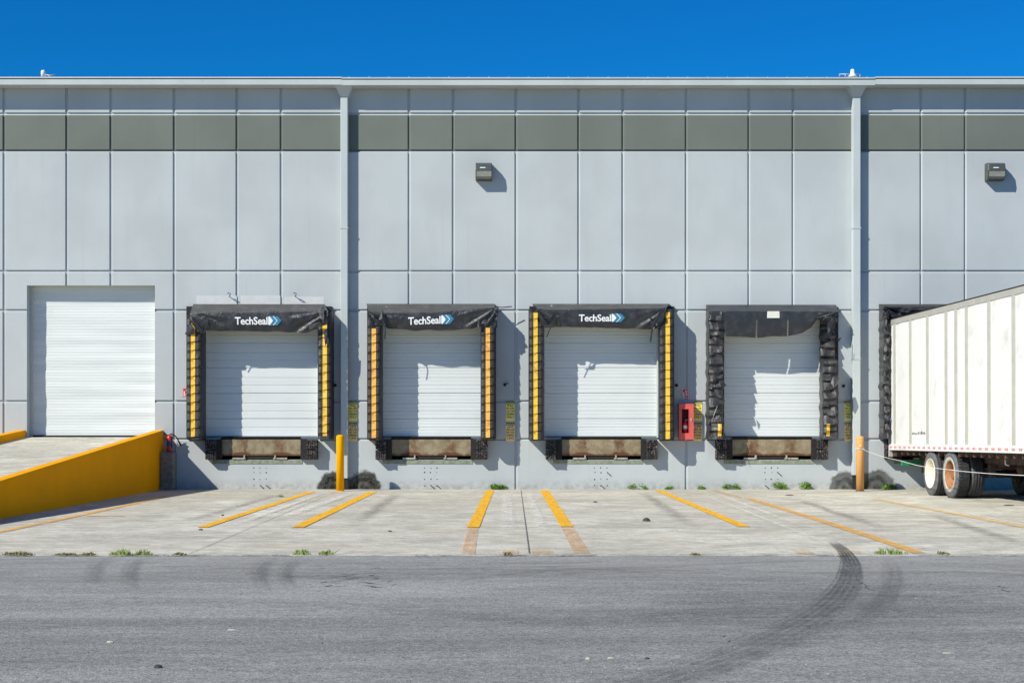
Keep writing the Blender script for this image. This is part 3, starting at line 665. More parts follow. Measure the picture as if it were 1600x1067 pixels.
# ------------------------------------------------------------------ dock shelters
def pad_depth(u, z, p, amp, pitch, ztop, rag, seed):
    """front depth of a pleated side pad"""
    k = (ztop - z) / pitch + .12 * (u - .5) + rag * .5 * noise.noise(Vector((seed, z * 2.5, u)))
    f = k - math.floor(k)
    return p + amp * f ** 1.3 + rag * .08 * noise.noise(Vector((seed + u * 2, z * 5, 7)))
def side_pad(root, pxa, pxb, ytop, ybot, p, inner, seed, stripe_px=None, mat='vinyl_pad', amp=.024, rag=0.0, stripe_m='stripe', stripe_y=None, gap=None):
    """pxa..pxb as seen; inner=+1 when the opening lies to the right"""
    xa, xb = X(pxa, p if pxa < HX else p), X(pxb, p)
    zt, zb = Z(ytop, p), Z(ybot, p); pitch = .2
    ks = int((zt - zb) / pitch) + 2; zrow = []
    for k in range(ks):
        for f in (.02, .35, .7, .95, .99):
            z = zt - (k + f) * pitch
            if z > zb: zrow.append(z)
    zrow = [zt] + zrow + [zb]
    us = [0, .0, .06, .2, .35, .5, .65, .8, .92, 1, 1]
    m = MB(); R = []
    for z in zrow:
        row = []
        for i, u in enumerate(us):
            x = xa + (xb - xa) * u + rag * .06 * noise.noise(Vector((seed, z * 6, u * 2 + 5)))
            if i == 0: y = 0
            elif i == len(us) - 1: y = 0
            else:
                y = pad_depth(u, z, p, amp, pitch, zt, rag, seed)
                y -= (.05 if i in (1, 9) else (.012 if i in (2, 8) else 0))
                if gap and Z(gap[1], p) < z < Z(gap[0], p): y -= .34
            # the side to the opening leans in towards the wall
            if i == 0 and inner < 0: x += .02
            row.append((x, -y, z))
        R.append(row)
    m.rings(R, 0, False, False)
    n = len(m.v); m.v += [Vector(q) for q in R[0]]; m.face(tuple(range(n, n + len(us)))); n = len(m.v); m.v += [Vector(q) for q in R[-1]]; m.face(tuple(range(n, n + len(us)))[::-1])
    o = m.build('side_pad', M[mat], root, fix=False)
    if stripe_px:
        sa, sb = X(stripe_px[0], p), X(stripe_px[1], p); s = MB(); R = []
        y0, y1 = (Z(stripe_y[0], p), Z(stripe_y[1], p)) if stripe_y else (zt - .02, zb + .01)
        for z in zrow:
            if not (y1 - 1e-4 <= z <= y0): continue
            k = (zt - z) / pitch; f = k - math.floor(k)
            row = []
            for x in (sa, (sa + sb) / 2, sb):
                u = (x - xa) / (xb - xa); row.append((x, -pad_depth(u, z, p, amp, pitch, zt, rag, seed) - .007, z))
            row = [(row[0][0], row[0][1] + .03, z)] + row + [(row[-1][0], row[-1][1] + .03, z)]
            R.append(row)
        if len(R) > 1: s.rings(R, 0, False, False); s.build('guide_stripe', M[stripe_m], o, fix=False)
    return o
def lerp(pts, x):
    if x <= pts[0][0]: return pts[0][1]
    for (a, b), (c, d) in zip(pts[:-1], pts[1:]):
        if x <= c: return b + (d - b) * (x - a) / (c - a)
    return pts[-1][1]
def hood(root, back, front, ytop, yfront, bottom, p, seed, mat, calm=None, wr=.035, top_mat='vinyl_top', slits=()):
    """back/front: px extents at the wall and at the front edge; bottom: polyline (px, py) of the hanging edge"""
    NX, NV = 96, 16
    def pt(u, v):
        fx0, fx1 = X(front[0], p), X(front[1], p); x = fx0 + (fx1 - fx0) * u; px = HX + x * F / (D - p)
        zt = lerp(yfront, px) if isinstance(yfront, list) else yfront
        zt = Z(zt, p); zb = Z(lerp(bottom, px) + 1.2 * noise.noise(Vector((px * .05, seed, 1))), p); z = zt + (zb - zt) * v
        h = (zt - zb)
        # folds radiate from the two top corners, stronger near the ends
        e0, e1 = (x - fx0), (fx1 - x); a0 = math.atan2(zt - z + .02, e0 + .05); a1 = math.atan2(zt - z + .02, e1 + .05)
        w = math.exp(-e0 * 1.3) * (math.sin(a0 * 13 + seed) + .6 * math.sin(a0 * 27 + seed * 2)) + math.exp(-e1 * 1.1) * (math.sin(a1 * 15 + seed * 3) + .7 * math.sin(a1 * 31 + seed))
        w += .8 * noise.noise(Vector((x * 3 + z * 3, z * 5, seed))) + .45 * noise.noise(Vector((x * 9 - z * 5, z * 11, seed + 4)))
        w *= min(1, v * 3)
        if calm:
            cx = (px - (calm[0] + calm[1]) / 2) / ((calm[1] - calm[0]) / 2); w *= min(1, max(.05, (abs(cx) - 1.0) * 2.0))
        y = p + .03 - .05 * v + wr * w + .05 * math.sin(v * math.pi) * .5
        return Vector((x, -y, z)), px
    m = MB(); R = []
    def bx(u): return X(back[0]) + (X(back[1]) - X(back[0])) * u
    R.append([(bx(i / NX), -.003, Z(ytop) + 0) for i in range(NX + 1)])
    R.append([(bx(i / NX), -.08, Z(ytop) + .005) for i in range(NX + 1)])
    q = [pt(i / NX, 0)[0] for i in range(NX + 1)]
    R.append([tuple((Vector((bx(i / NX), -.08, Z(ytop) + .005)) * .45 + q[i] * .55) + Vector((0, 0, .012 * noise.noise(Vector((i * .12, seed, 3)))))) for i in range(NX + 1)])
    ntop = len(R)
    for j in range(NV + 1): R.append([tuple(pt(i / NX, j / NV)[0]) for i in range(NX + 1)])
    n0 = len(m.v)
    for r in R: m.v += [Vector(a) for a in r]
    K = NX + 1
    for i in range(len(R) - 1):
        for j in range(NX):
            if slits and i >= ntop + 5:
                pxj = pt((j + .5) / NX, 0)[1]
                if any(abs(pxj - s) < .9 for s in slits): continue
            a = n0 + i * K + j; m.face((a, a + 1, a + K + 1, a + K), 1 if i < ntop else 0, i >= ntop)
    # end cheeks back to the wall
    for e in (0, NX):
        c = [Vector(R[i][e]) for i in range(1, len(R))]; xb = R[0][e][0]
        n = len(m.v)
        for a in c:
            m.v.append(a); m.v.append(Vector((xb + (a.x - xb) * .5, -.003, a.z)))
        for i in range(len(c) - 1): m.face((n + 2 * i, n + 2 * i + 2, n + 2 * i + 3, n + 2 * i + 1), 0, True)
    o = m.build('hood', [M[mat], M[top_mat]], root, fix=False)
    def surf(px, py):
        """the world point on the curtain behind a pixel"""
        fx0, fx1 = X(front[0], p), X(front[1], p); u = (X(px, p) - fx0) / (fx1 - fx0); yt = lerp(yfront, px) if isinstance(yfront, list) else yfront
        v = (py - yt) / (lerp(bottom, px) - yt); q, _ = pt(min(max(u, 0), 1), min(max(v, 0), 1)); return q
    return o, surf
def logo(ho, surf, x0, x1, y0, y1, xc, tilt=0.0):
    """white lettering from x0..x1 with the base at y1, then the arrow mark up to xc"""
    V, Fc = text_mesh('TechSeal', 1.0, bold=.022, spacing=.97, align='LEFT')
    w = max(v.x for v in V); h = max(v.y for v in V)
    def f(x, y):
        px = x0 + (x1 - x0) * x; py = y1 - (y1 - y0) * y + tilt * x; q = surf(px, py); return (q.x, q.y - .012, Z(py, .5))
    m = MB(); n = len(m.v); m.v += [Vector(f(v.x / w, v.y / h)) for v in V]
    for fc in Fc: m.face(tuple(n + i for i in fc))
    m.build('lettering', M['white_ink'], ho, fix=False)
    W_ = xc - x1; ya, yb = -.12, 1.12; m = MB(); m2 = MB()
    def poly(mm, pts, off):
        n = len(mm.v)
        for a, b in pts: 
            x = 1 + (xc - x1) / (x1 - x0) * a; q = Vector(f(x, b)); q.y -= off; mm.v.append(q)
        mm.face(tuple(range(n, n + len(pts))))
    def chev(mm, a, wd, off): poly(mm, [(a, yb), (a + wd, yb), (a + wd + .28, .5), (a + .28, .5)], off); poly(mm, [(a + .28, .5), (a + wd + .28, .5), (a + wd, ya), (a, ya)], off)
    poly(m2, [(.04, yb - .1), (.14, yb), (.38, .5), (.14, ya), (.04, ya + .1)], 0)
    chev(m, .12, .24, .001); chev(m2, .36, .055, .002); chev(m, .42, .27, .001)
    m.build('arrow_mark', M['teal_ink'], ho, fix=False); m2.build('arrow_highlight', M['white_ink'], ho, fix=False)
def grommets(ho, pxs, py=480.5):
    for px in pxs:
        m = MB(); m.lathe(P(px, py, .22), (0, -1, .15), [(.018, 0), (.018, .02)], 10); m.build('grommet', M['white_ink'], ho)
def strap(ho, pts, w=.03):
    m = MB(); R = []
    for i, q in enumerate(pts): R.append([q + Vector((-w / 2, 0, 0)), q + Vector((w / 2, 0, 0)), q + Vector((w / 2, .006, 0)), q + Vector((-w / 2, .006, 0))])
    m.rings(R, 0, False); m.build('strap', M['vinyl'], ho)
def shelter(c, label, outer, inner_, ytop, p, bm='gasket'):
    t = thing('dock_shelter', label, 'dock shelter', (X(c), 0, DOCKZ), 'dock shelters round the loading doors')
    m = MB()   # timber backing frame on the wall
    for a, b in ((outer[0], inner_[0]), (inner_[1], outer[1])): m.box(X(a) , X(b), -.06, -.001, Z(685), Z(ytop + 3))
    m.box(X(inner_[0]), X(inner_[1]), -.06, -.001, Z(499), Z(ytop + 3)); m.build('backing_frame', M[bm], t)
    return t
SH = 'black vinyl dock shelter '
# first dock
t = shelter(407.5, SH + 'with yellow stripes and white lettering under the pale paint strip', (292, 519), (318, 497), 476, .5)
side_pad(t, 291, 315, 493, 687, .5, 1, 1.0, (298.6, 305)); side_pad(t, 496.5, 518, 487, 686, .5, -1, 2.0, (504.3, 511), rag=.12)
ho, sf = hood(t, (303, 507), (297, 513), 476, [(290, 492), (318, 488), (490, 486), (515, 486)], [(292, 520), (306, 521), (316, 521), (322, 516), (345, 517), (420, 518), (480, 520), (492, 514), (506, 513), (514, 512)], .5, 1.3, 'vinyl', (362, 444))
logo(ho, sf, 367.5, 418.5, 495.5, 507, 441, 0); strap(ho, [P(326, 497, .57), P(323, 508, .56), P(319, 520, .54)], .03)
# second dock
t = shelter(673.5, SH + 'with orange stripes and lettering right of the bright bollard', (574, 775), (597, 751), 476, .5)
side_pad(t, 573.5, 595.5, 495, 687, .5, 1, 3.0, (580.8, 587.6), stripe_m='stripe_org', stripe_y=(510, 686)); side_pad(t, 751, 774, 494, 687, .5, -1, 4.0, (759, 765.6), stripe_m='stripe_org', stripe_y=(512, 686), rag=.1)
ho, sf = hood(t, (573, 773), (577, 777), 475.5, [(573, 486), (600, 489), (680, 488), (740, 483), (777, 480)], [(573, 520), (585, 512), (598, 508), (605, 513), (640, 516), (700, 516), (735, 514), (752, 510), (768, 511), (776, 510)], .5, 4.1, 'vinyl', (632, 712))
grommets(ho, (604, 749)); logo(ho, sf, 638, 688.5, 496, 507.5, 710, -2.2); strap(ho, [P(601, 503, .56), P(602, 515, .58), P(601.5, 530, .56)], .025)
m = MB(); m.tube([P(776, 479, .3), P(784, 480.5, .3), P(800, 479, .25)], .012, 6); m.build('tie_rod', M['steel_dark'], t)
# third dock
t = shelter(939.5, SH + 'with yellow stripes and white lettering left of the red cabinet', (827, 1053), (848, 1030), 476, .5)
side_pad(t, 826, 850, 484, 687, .5, 1, 5.0, (833.6, 840)); side_pad(t, 1030, 1053.5, 483, 687, .5, -1, 6.0, (1040, 1046.6))
ho, sf = hood(t, (832, 1046), (840, 1041), 475.5, [(838, 482), (860, 484), (1030, 482), (1043, 480)], [(838, 506), (845, 511), (858, 512), (868, 510), (930, 511.5), (985, 514), (1018, 515), (1032, 512), (1043, 510)], .5, 7.7, 'vinyl', (899, 981))
grommets(ho, (862,), 478.5); logo(ho, sf, 904.5, 954.5, 491.5, 502, 977, 0); strap(ho, [P(867, 495, .57), P(861, 510, .56), P(854, 527, .55)], .025); strap(ho, [P(1017, 496, .57), P(1019, 515, .58), P(1016.5, 534, .56)], .04)
# fourth dock: torn, no lettering
t = shelter(1206, 'torn black dock shelter with flat unlettered hood right of the red cabinet', (1104, 1309), (1131, 1285), 477, .5)
side_pad(t, 1107, 1131, 487, 686, .5, 1, 7.0, (1121.5, 1127), 'vinyl_torn', .06, .75, 'stripe', (659, 684)); side_pad(t, 1285.5, 1310, 487, 686, .5, -1, 8.0, (1291, 1296), 'vinyl_torn', .06, .7, 'stripe', (660, 684), gap=(505, 562))
ho, sf = hood(t, (1103, 1305), (1107, 1310), 477, [(1100, 486), (1310, 487)], [(1104, 502), (1128, 504), (1134, 526), (1180, 527), (1232, 525), (1255, 520), (1268, 512), (1278, 498), (1290, 497), (1310, 500)], .5, 9.2, 'vinyl', (1140, 1245), .03, 'vinyl', slits=(1182.5, 1230))
def on(surf, px, py, off=.006): q = surf(px, py); return Vector((q.x, q.y - off, Z(py, .5)))
m = MB(); m.quad(on(sf, 1198, 497), on(sf, 1217.5, 497), on(sf, 1217.5, 486.5), on(sf, 1198.5, 486.5)); m.build('label', M['label'], ho, fix=False)
def flap(root, pts, th=.012, mat='vinyl_torn'):
    m = MB(); k = len(pts); n = len(m.v); m.v += [Vector(q) for q in pts] + [Vector(q) + Vector((0, th, 0)) for q in pts]
    m.face(tuple(range(k))); m.face(tuple(range(k, 2 * k))[::-1])
    for j in range(k): m.face((j, (j + 1) % k, k + (j + 1) % k, k + j))
    return m.build('torn_flap', M[mat], root)
flap(t, [P(1293, 505, .66), P(1301, 497, .64), P(1304, 503, .62), P(1297, 517, .7), P(1293, 522, .68)]); flap(t, [P(1298, 598, .62), P(1302, 588, .6), P(1312, 590, .58), P(1311, 598, .66), P(1303, 606, .7)])
flap(t, [P(1127, 592, .58), P(1135, 602, .55), P(1129, 606, .6)]); flap(t, [P(1129, 668, .58), P(1134, 680, .52), P(1130, 682, .6)]); flap(t, [P(1308, 530, .6), P(1315, 527, .5), P(1311, 534, .55)])
m = MB(); m.tube([P(1121, 634, .6), P(1117, 644, .62), P(1113, 656, .61)], .008, 5); m.tube([P(1113, 669.5, .6), P(1122, 669, .64), P(1130, 668, .58)], .007, 5); m.build('loose_cord', M['pale_metal'], t)
# ribs of torn header foam seen at the left of the fourth hood
# fifth dock, mostly behind the trailer
t = shelter(1471.5, 'worn black dock shelter with crumpled pads behind the white trailer', (1374, 1586), (1396, 1562), 476, .5, 'frame_side')
side_pad(t, 1380.5, 1389.5, 482, 686, .42, 1, 10.0, None, 'vinyl_torn', .07, 1.0); side_pad(t, 1562, 1586, 482, 686, .38, -1, 11.0, None, 'vinyl_torn', .06, .7)
m = MB(); m.box(X(1374), X(1376.5), -.38, -.003, Z(685), Z(480)); m.build('side_board', M['frame_side'], t)
hood(t, (1373, 1586), (1380, 1590), 476, [(1378, 479), (1590, 479)], [(1378, 500), (1388, 498), (1590, 497)], .42, 12.5, 'vinyl', None, .075, 'vinyl_pad')
# small torn bits on the first three
def bits(t, L):
    for pts in L: flap(t, [P(*q) for q in pts], .01, 'vinyl')
shs = [o for o in S.collection.objects if o.name.startswith('dock_shelter')]
bits(shs[0], [[(289, 522, .48), (296, 505, .56), (302, 512, .6), (303, 522, .56), (292, 524, .52)], [(481, 508, .62), (500, 503, .66), (505, 500, .6), (503, 508, .66), (484, 516, .63)], [(497, 480, .55), (507, 478, .55), (506, 500, .62), (500, 497, .6)], [(506, 517, .58), (511, 513, .6), (512, 535, .58), (508, 540, .6)]])
bits(shs[1], [[(592, 500, .62), (597, 484, .6), (603, 497, .6), (606, 503, .58), (597, 498, .66)], [(746, 500, .58), (749, 498, .62), (749, 514, .6), (746, 513, .58)], [(768, 485, .56), (775, 476, .5), (779, 490, .5), (774, 505, .55)]])
bits(shs[2], [[(853, 512, .58), (862, 503, .62), (869, 494, .62), (866, 511, .6)], [(1017, 505, .6), (1032, 486, .62), (1040, 480, .58), (1036, 500, .58), (1020, 510, .6)]])

# ------------------------------------------------------------------ levelers and bumpers
ORD = ['first', 'second', 'third', 'fourth', 'fifth']
for i, c in enumerate(DC):
    extra = ['under the first dock door from the ramp', 'under the second dock door from the ramp', 'under the door left of the red cabinet', 'under the torn shelter', 'behind the white trailer'][i]
    pre = ['rusty tan', 'brown streaked', 'heavily rusted', 'plain tan', 'dark'][i]
    t = thing('dock_leveler', pre + ' dock leveler plate ' + extra, 'dock leveler', (X(c), 0, DOCKZ), 'dock levelers below the doors')
    m = MB(); x0, x1 = X(c - 61.5), X(c + 62); m.box(x0, x1, .035, .065, Z(712), Z(686.5), 0, .004); m.build('lip_plate', M['leveler'], t, (X(c), .05, DOCKZ))
    m = MB(); m.box(x0, x1, .05, .9, Z(685.5), Z(683.6)); m.build('deck', M['steel_dark'], t)
    m = MB(); m.box(X(c - 62.4), X(c - 61.7), -.001, .8, Z(717.8), Z(683.8)); m.box(X(c + 62.1), X(c + 62.7), -.001, .8, Z(717.8), Z(683.8)); split_build(m, 'pit_side', M['steel_dark'], t)
    m = MB(); m.box(x0, x1, .55, .6, Z(717), Z(712)); m.box(X(c - 22), X(c + 22), .0, .2, Z(716.5), Z(713)); m.build('pit_frame', M['steel_dark'], t)
    m = MB()
    for s_, cc in ((-1, -33), (1, 31)):
        m.box(X(c + cc - 11), X(c + cc + 10), -.03, .12, Z(717.3), Z(714.8)); m.box(X(c + cc + 8 * -s_) - .02, X(c + cc + 8 * -s_) + .01, -.05, .12, Z(716), Z(711))
    split_build(m, 'lip_keeper', M['pale_metal'], t)
    m = MB(); m.box(X(c - 75), X(c + 65), -.012, -.001, Z(724.5), Z(718.5)); m.build('curb_angle', M['ledge'], t)
    for s_, a, b in (('left', -87, -63.5), ('right', 64, 88)):
        where = [' of the first dock door', ' of the second dock door', ' of the door beside the red cabinet', ' of the torn shelter door', ' of the bay behind the trailer'][i]
        b_ = thing('dock_bumper', 'black laminated rubber bumper at the lower ' + s_ + where, 'bumper', (X(c + (a + b) / 2), 0, Z(702)), 'rubber bumpers below the dock doors')
        m = MB(); p = .22; xa, xb = X(c + a, p), X(c + b, p)
        bw = (xb - xa) * .30; pad0, pad1 = (xa, xb - bw) if s_ == 'left' else (xa + bw, xb); pb0, pb1 = (xb - bw, xb) if s_ == 'left' else (xa, xa + bw)
        for zz0, zz1 in ((Z(717.6), Z(702.6)), (Z(701.4), Z(686.6))):
            n = 5
            for q in range(n):
                for r in range(1):
                    h = (zz1 - zz0); j = random.uniform(-.014, .008)
                    m.box(pad0 + (pad1 - pad0) * q / n + .0015, pad0 + (pad1 - pad0) * (q + 1) / n - .0015, -p + j, -.002, zz0 + h * r + .001, zz0 + h * (r + 1) - .001, 0, .008)
        m.build('rubber_pad', M['rubber'], b_)
        m = MB()
        if s_ == 'left': pb1 = X(c - 61.6, .1)
        else: pb0 = X(c + 62.2, .1)
        m.box(pb0, pb1, -.10, -.002, Z(717.8), Z(686.4)); m.build('steel_angle', M['steel_dark'], b_)

# ------------------------------------------------------------------ signs
def pull_sign(px, mirrored, where):
    y0, y1 = (660.5, 689) if mirrored else (627.5, 657.5)
    lab = ('faded ochre mirror-written' if mirrored else 'yellow') + ' PULL IN OR OUT sign, ' + ('lower ' if mirrored else 'upper ') + where
    a, b = X(px, .01), X(px + 13.6, .01); zt, zb = Z(y0, .01), Z(y1, .01)
    t = thing('warning_sign', lab, 'sign', ((a + b) / 2, 0, zb), 'pull in or out on green only signs')
    m = MB(); m.box(a, b, -.008, -.001, zb, zt); m.build('panel', M['sign_o' if mirrored else 'sign_y'], t)
    m = MB(); m.box(a, b, -.010, -.0085, zt - .055, zt); m.build('header', M['black'], t)
    sx = -1 if mirrored else 1; cx = (a + b) / 2
    m = MB(); add_text(m, 'CAUTION', lambda x, y: (cx + sx * x, -.0115, zt - .046 + y), .046, bold=.0015, spacing=.95)
    m.build('header_text', M['sign_o' if mirrored else 'sign_y'], t, fix=False)
    m = MB()
    for k, ln in enumerate(('PULL', 'IN OR', 'OUT ON', 'GREEN', 'ONLY')):
        V, Fc = text_mesh(ln, .064, bold=.0016, spacing=1.0); w = max(v.x for v in V) - min(v.x for v in V); n = len(m.v); sc = min(1, .18 / w) if w > 0 else 1
        zz = zt - .052 - .0675 * (k + 1) + .010
        m.v += [Vector((cx + sx * v.x * sc, -.0095, zz + v.y)) for v in V]
        for f in Fc: m.face(tuple(n + i for i in f))
    m.build('lettering', M['black'], t, fix=False)
for px, wh in ((544.5, 'beside the left downspout'), (790.5, 'right of the second dock'), (1083.5, 'touching the red cabinet'), (1319.5, 'beside the right downspout')):
    pull_sign(px, False, wh); pull_sign(px, True, wh)
def fire_sign(px0, px1, y0, y1, lab):
    a, b = X(px0, .01), X(px1, .01); zt, zb = Z(y0, .01), Z(y1, .01); t = thing('fire_sign', lab, 'sign', ((a + b) / 2, 0, zb), 'fire extinguisher location signs')
    m = MB(); m.box(a, b, -.006, -.001, zb, zt); m.build('panel', M['red'], t)
    w, h = b - a, zt - zb; m = MB()
    for u0, u1, v0, v1 in ((.06, .94, .93, .97), (.06, .94, .03, .07), (.06, .12, .07, .93), (.88, .94, .07, .93), (.22, .34, .2, .62), (.22, .44, .14, .22), (.5, .8, .72, .80), (.5, .58, .5, .72), (.5, .78, .5, .58), (.62, .70, .2, .5), (.46, .8, .28, .36)):
        m.box(a + w * u0, a + w * u1, -.008, -.0065, zb + h * v0, zb + h * v1)
    m.build('symbol', M['white_ink'], t)
fire_sign(1065, 1077, 607, 622, 'small red sign with white symbols above the red cabinet'); fire_sign(284.5, 296.5, 605.5, 620, 'small red and white sign half hidden by the first dock shelter')
# extinguisher cabinet
def extinguisher(loc, r, h, lab, hose_side=1, tagc='white_ink'):
    t = thing('fire_extinguisher', lab, 'fire extinguisher', loc, 'fire extinguishers')
    L = Vector(loc); m = MB(); m.lathe(L, (0, 0, 1), [(r * .9, 0), (r, .02), (r, h * .74), (r * .8, h * .84), (r * .35, h * .88), (r * .3, h * .92)], 20); m.build('cylinder', M['red'], t)
    m = MB(); m.lathe(L + Vector((0, 0, h * .30)), (0, 0, 1), [(r * 1.015, 0), (r * 1.015, h * .26)], 20, cap=False); m.build('label_band', M[tagc], t)
    m = MB(); m.lathe(L + Vector((0, 0, h * .90)), (0, 0, 1), [(r * .35, 0), (r * .35, h * .06)], 10); m.box(L.x - r * .3, L.x + r * 1.3, L.y - .012, L.y + .012, L.z + h * .95, L.z + h * .975)
    m.tube([L + Vector((-r * .2, 0, h * .98)), L + Vector((r * .6, 0, h * 1.04)), L + Vector((r * 1.5, 0, h * 1.05))], .009, 6); m.build('valve_lever', M['pale_metal'], t)
    m = MB(); s = hose_side; m.tube([L + Vector((0, -.01, h * .93)), L + Vector((s * r * .9, -.02, h * .93)), L + Vector((s * r * 1.25, -.03, h * .75)), L + Vector((s * r * 1.15, -.03, h * .45)), L + Vector((s * r * 1.1, -.03, h * .2))], .010, 6)
    m.build('hose', M['hose'], t); return t
p = .22; a, b = X(1061, p), X(1083.3, p); zt, zb = Z(632, p), Z(686.5, p)
t = thing('extinguisher_cabinet', 'red fire extinguisher cabinet with a tall window between the third and fourth docks', 'cabinet', ((a + b) / 2, 0, zb))
m = MB(); th = .012
m.box(a, a + th, -p, -.002, zb, zt); m.box(b - th, b, -p, -.002, zb, zt); m.box(a + th, b - th, -p, -.002, zt - th, zt); m.box(a + th, b - th, -p, -.002, zb, zb + th); m.box(a + th, b - th, -.02, -.004, zb + th, zt - th, 1)
m.build('case', [M['red'], M['red_dark']], t)
m = MB(); wa, wb, wt, wbm = X(1065.3, p), X(1076, p), Z(639, p), Z(676.3, p)
m.box(a - .004, wa, -p - .02, -p - .001, zb, zt); m.box(wb, b + .004, -p - .02, -p - .001, zb, zt); m.box(wa, wb, -p - .02, -p - .001, wt, zt); m.box(wa, wb, -p - .02, -p - .001, zb, wbm)
m.box(wa - .012, wa, -p - .026, -p - .019, wbm, wt); m.box(wb, wb + .012, -p - .026, -p - .019, wbm, wt)
dr = m.build('door', M['red_pale'], t); m = MB(); m.box(X(1078.5, p), X(1081, p), -p - .035, -p - .021, Z(658, p), Z(653, p)); m.build('handle', M['pale_metal'], dr)
m = MB(); m.box(a - .012, b + .012, -p - .01, -.001, zt + .002, zt + .02); m.build('cap', M['red_pale'], t)
extinguisher((X(1070.6, .12), -.12, zb + .165), .055, .29, 'small red extinguisher with white band inside the red cabinet', -1)

# ------------------------------------------------------------------ wall lights
def wall_light(px0, px1, y0, y1, lab):
    p = .30; a, b = X(px0, p), X(px1, p); zt, zb = Z(y0, p), Z(y1, p); zm = zt - (zt - zb) * .46; t = thing('wall_light', lab, 'wall light', ((a + b) / 2, 0, zb), 'wall lights below the dark band')
    m = MB(); # housing: sloped visor over a backbox
    prof = [(-.002, zt + .02), (-.20, zt + .02), (-p + .02, zt - .02), (-p, zm), (-p + .03, zm), (-.05, zm - .0), (-.05, zb + .02), (-.002, zb + .02)]
    R = [[(x, y, z) for y, z in prof] for x in (a, a + .015, b - .015, b)]
    R[0] = [(x, y * .97 if y < -.05 else y, z) for x, y, z in R[0]]; R[3] = [(x, y * .97 if y < -.05 else y, z) for x, y, z in R[3]]
    m.rings(R, 0, False); m.box(a + .02, b - .02, -.06, -.002, zt + .021, zt + .035); m.build('housing', M['fixture'], t)
    m = MB(); prof = [(-.051, zm - .001), (-p + .012, zm - .001), (-p + .03, zm - (zm - zb) * .7), (-p + .10, zb), (-.051, zb)]
    m.rings([[(x, y, z) for y, z in prof] for x in (a + .012, b - .012)], 0, False); le = m.build('lens', M['lens'], t)
    m = MB(); sp_ = [(-.06, zm - .002), (-p + .004, zm - .002), (-p + .022, zm - (zm - zb) * .7), (-p + .092, zb), (-.06, zb)]
    for xa_, xb_ in ((a, a + .0115), (b - .0115, b)): m.rings([[(x, y, z) for y, z in sp_] for x in (xa_, xb_)], 0, False)
    m.box(a, b, -p + .09, -.003, zb - .016, zb - .001)
    m.build('frame', M['fixture'], t)
    m = MB(); c = (a + b) / 2; m.box(c - .085, c + .04, -p + .002, -p + .006 + .0, zm + .05, zm + .072); o = m.build('name_plate', M['white_ink'], t); o.location.y -= .006
wall_light(743, 768.5, 255, 279.5, 'grey wall light between the second and third docks'); wall_light(1544.5, 1571.5, 255, 279.5, 'grey wall light above the white trailer')

# ------------------------------------------------------------------ roof fittings
t = thing('roof_vent', 'small white rounded roof vent above the ramp door', 'roof vent', P(67, 120, -.3), 'white roof vents at the eave')
m = MB(); q = P(67.5, 121, -.35); m.lathe(q, (0, 0, 1), [(.05, 0), (.055, .12), (.045, .15), (.02, .165)], 16); m.build('pipe', M['white_ink'], t)
m = MB(); m.tube([P(71, 117.6, -.3), P(78, 118.4, -.3), P(86, 117.2, -.3)], .016, 6); m.tube([P(76, 118.4, -.3), P(79, 121.5, -.3)], .012, 6); m.build('bracket', M['pale_metal'], t)
t = thing('roof_vent', 'white cone shaped roof vent above the right downspout', 'roof vent', P(1331, 120, -.3), 'white roof vents at the eave')
m = MB(); q = P(1332, 121, -.35); m.lathe(q, (0, 0, 1), [(.11, 0), (.10, .03), (.05, .10), (.045, .17), (.02, .19)], 16); m.build('pipe', M['white_ink'], t)
m = MB(); m.tube([P(1311, 116.5, -.3), P(1345, 116.5, -.3)], .014, 6)
for px in (1312, 1321, 1336, 1344): m.tube([P(px, 116.5, -.3), P(px - .5, 121.5, -.3)], .012, 6)
m.build('rail', M['pale_metal'], t)

# ------------------------------------------------------------------ ramp
RT = lambda w: 1.395 - .0685 * w                 # height of the kerb wall tops
RF = lambda w: DOCKZ - .0685 * w                 # ramp floor
XI, XO = X(241), X(255.5); LI, LO = X(42) - .03, X(42) - .24; LEN = 17.6
m = MB(); N = 40; R = []
for i in range(N + 1):
    w = LEN * i / N; R.append([(LI, -w - .001, max(RF(w), .014)), (XI, -w - .001, max(RF(w), .014))])
m.rings(R, 0, False, False); m.quad((LI, -.001, .0), (XI, -.001, .0), (XI, -.001, RF(0)), (LI, -.001, RF(0)))
m.quad((LI, .5, DOCKZ), (XI, .5, DOCKZ), (XI, 0, DOCKZ + .001), (LI, 0, DOCKZ + .001))
tag(m.build('ramp', M['concrete'], fix=False), 'sloping concrete ramp up to the roll-up door', 'ramp', kind='structure')
def ramp_wall(xa, xb, lab):
    m = MB(); R = []
    for w in [0.004] + [LEN * i / 24 for i in range(1, 25)]:
        z = max(RT(w), .17); b = .012
        R.append([(xa, -w, .0), (xb, -w, .0), (xb, -w, z - b), (xb - b, -w, z), (xa + b, -w, z), (xa, -w, z - b)])
    m.rings(R, 0, False)
    return tag(m.build('ramp_wall', M['yellow'], None, (xa, 0, 0)), lab, 'ramp wall', 'yellow kerb walls of the ramp')
ramp_wall(XI, XO, 'tall yellow ramp wall sloping down beside the first dock'); ramp_wall(LO, LI, 'low yellow ramp wall at the left side of the roll-up door')
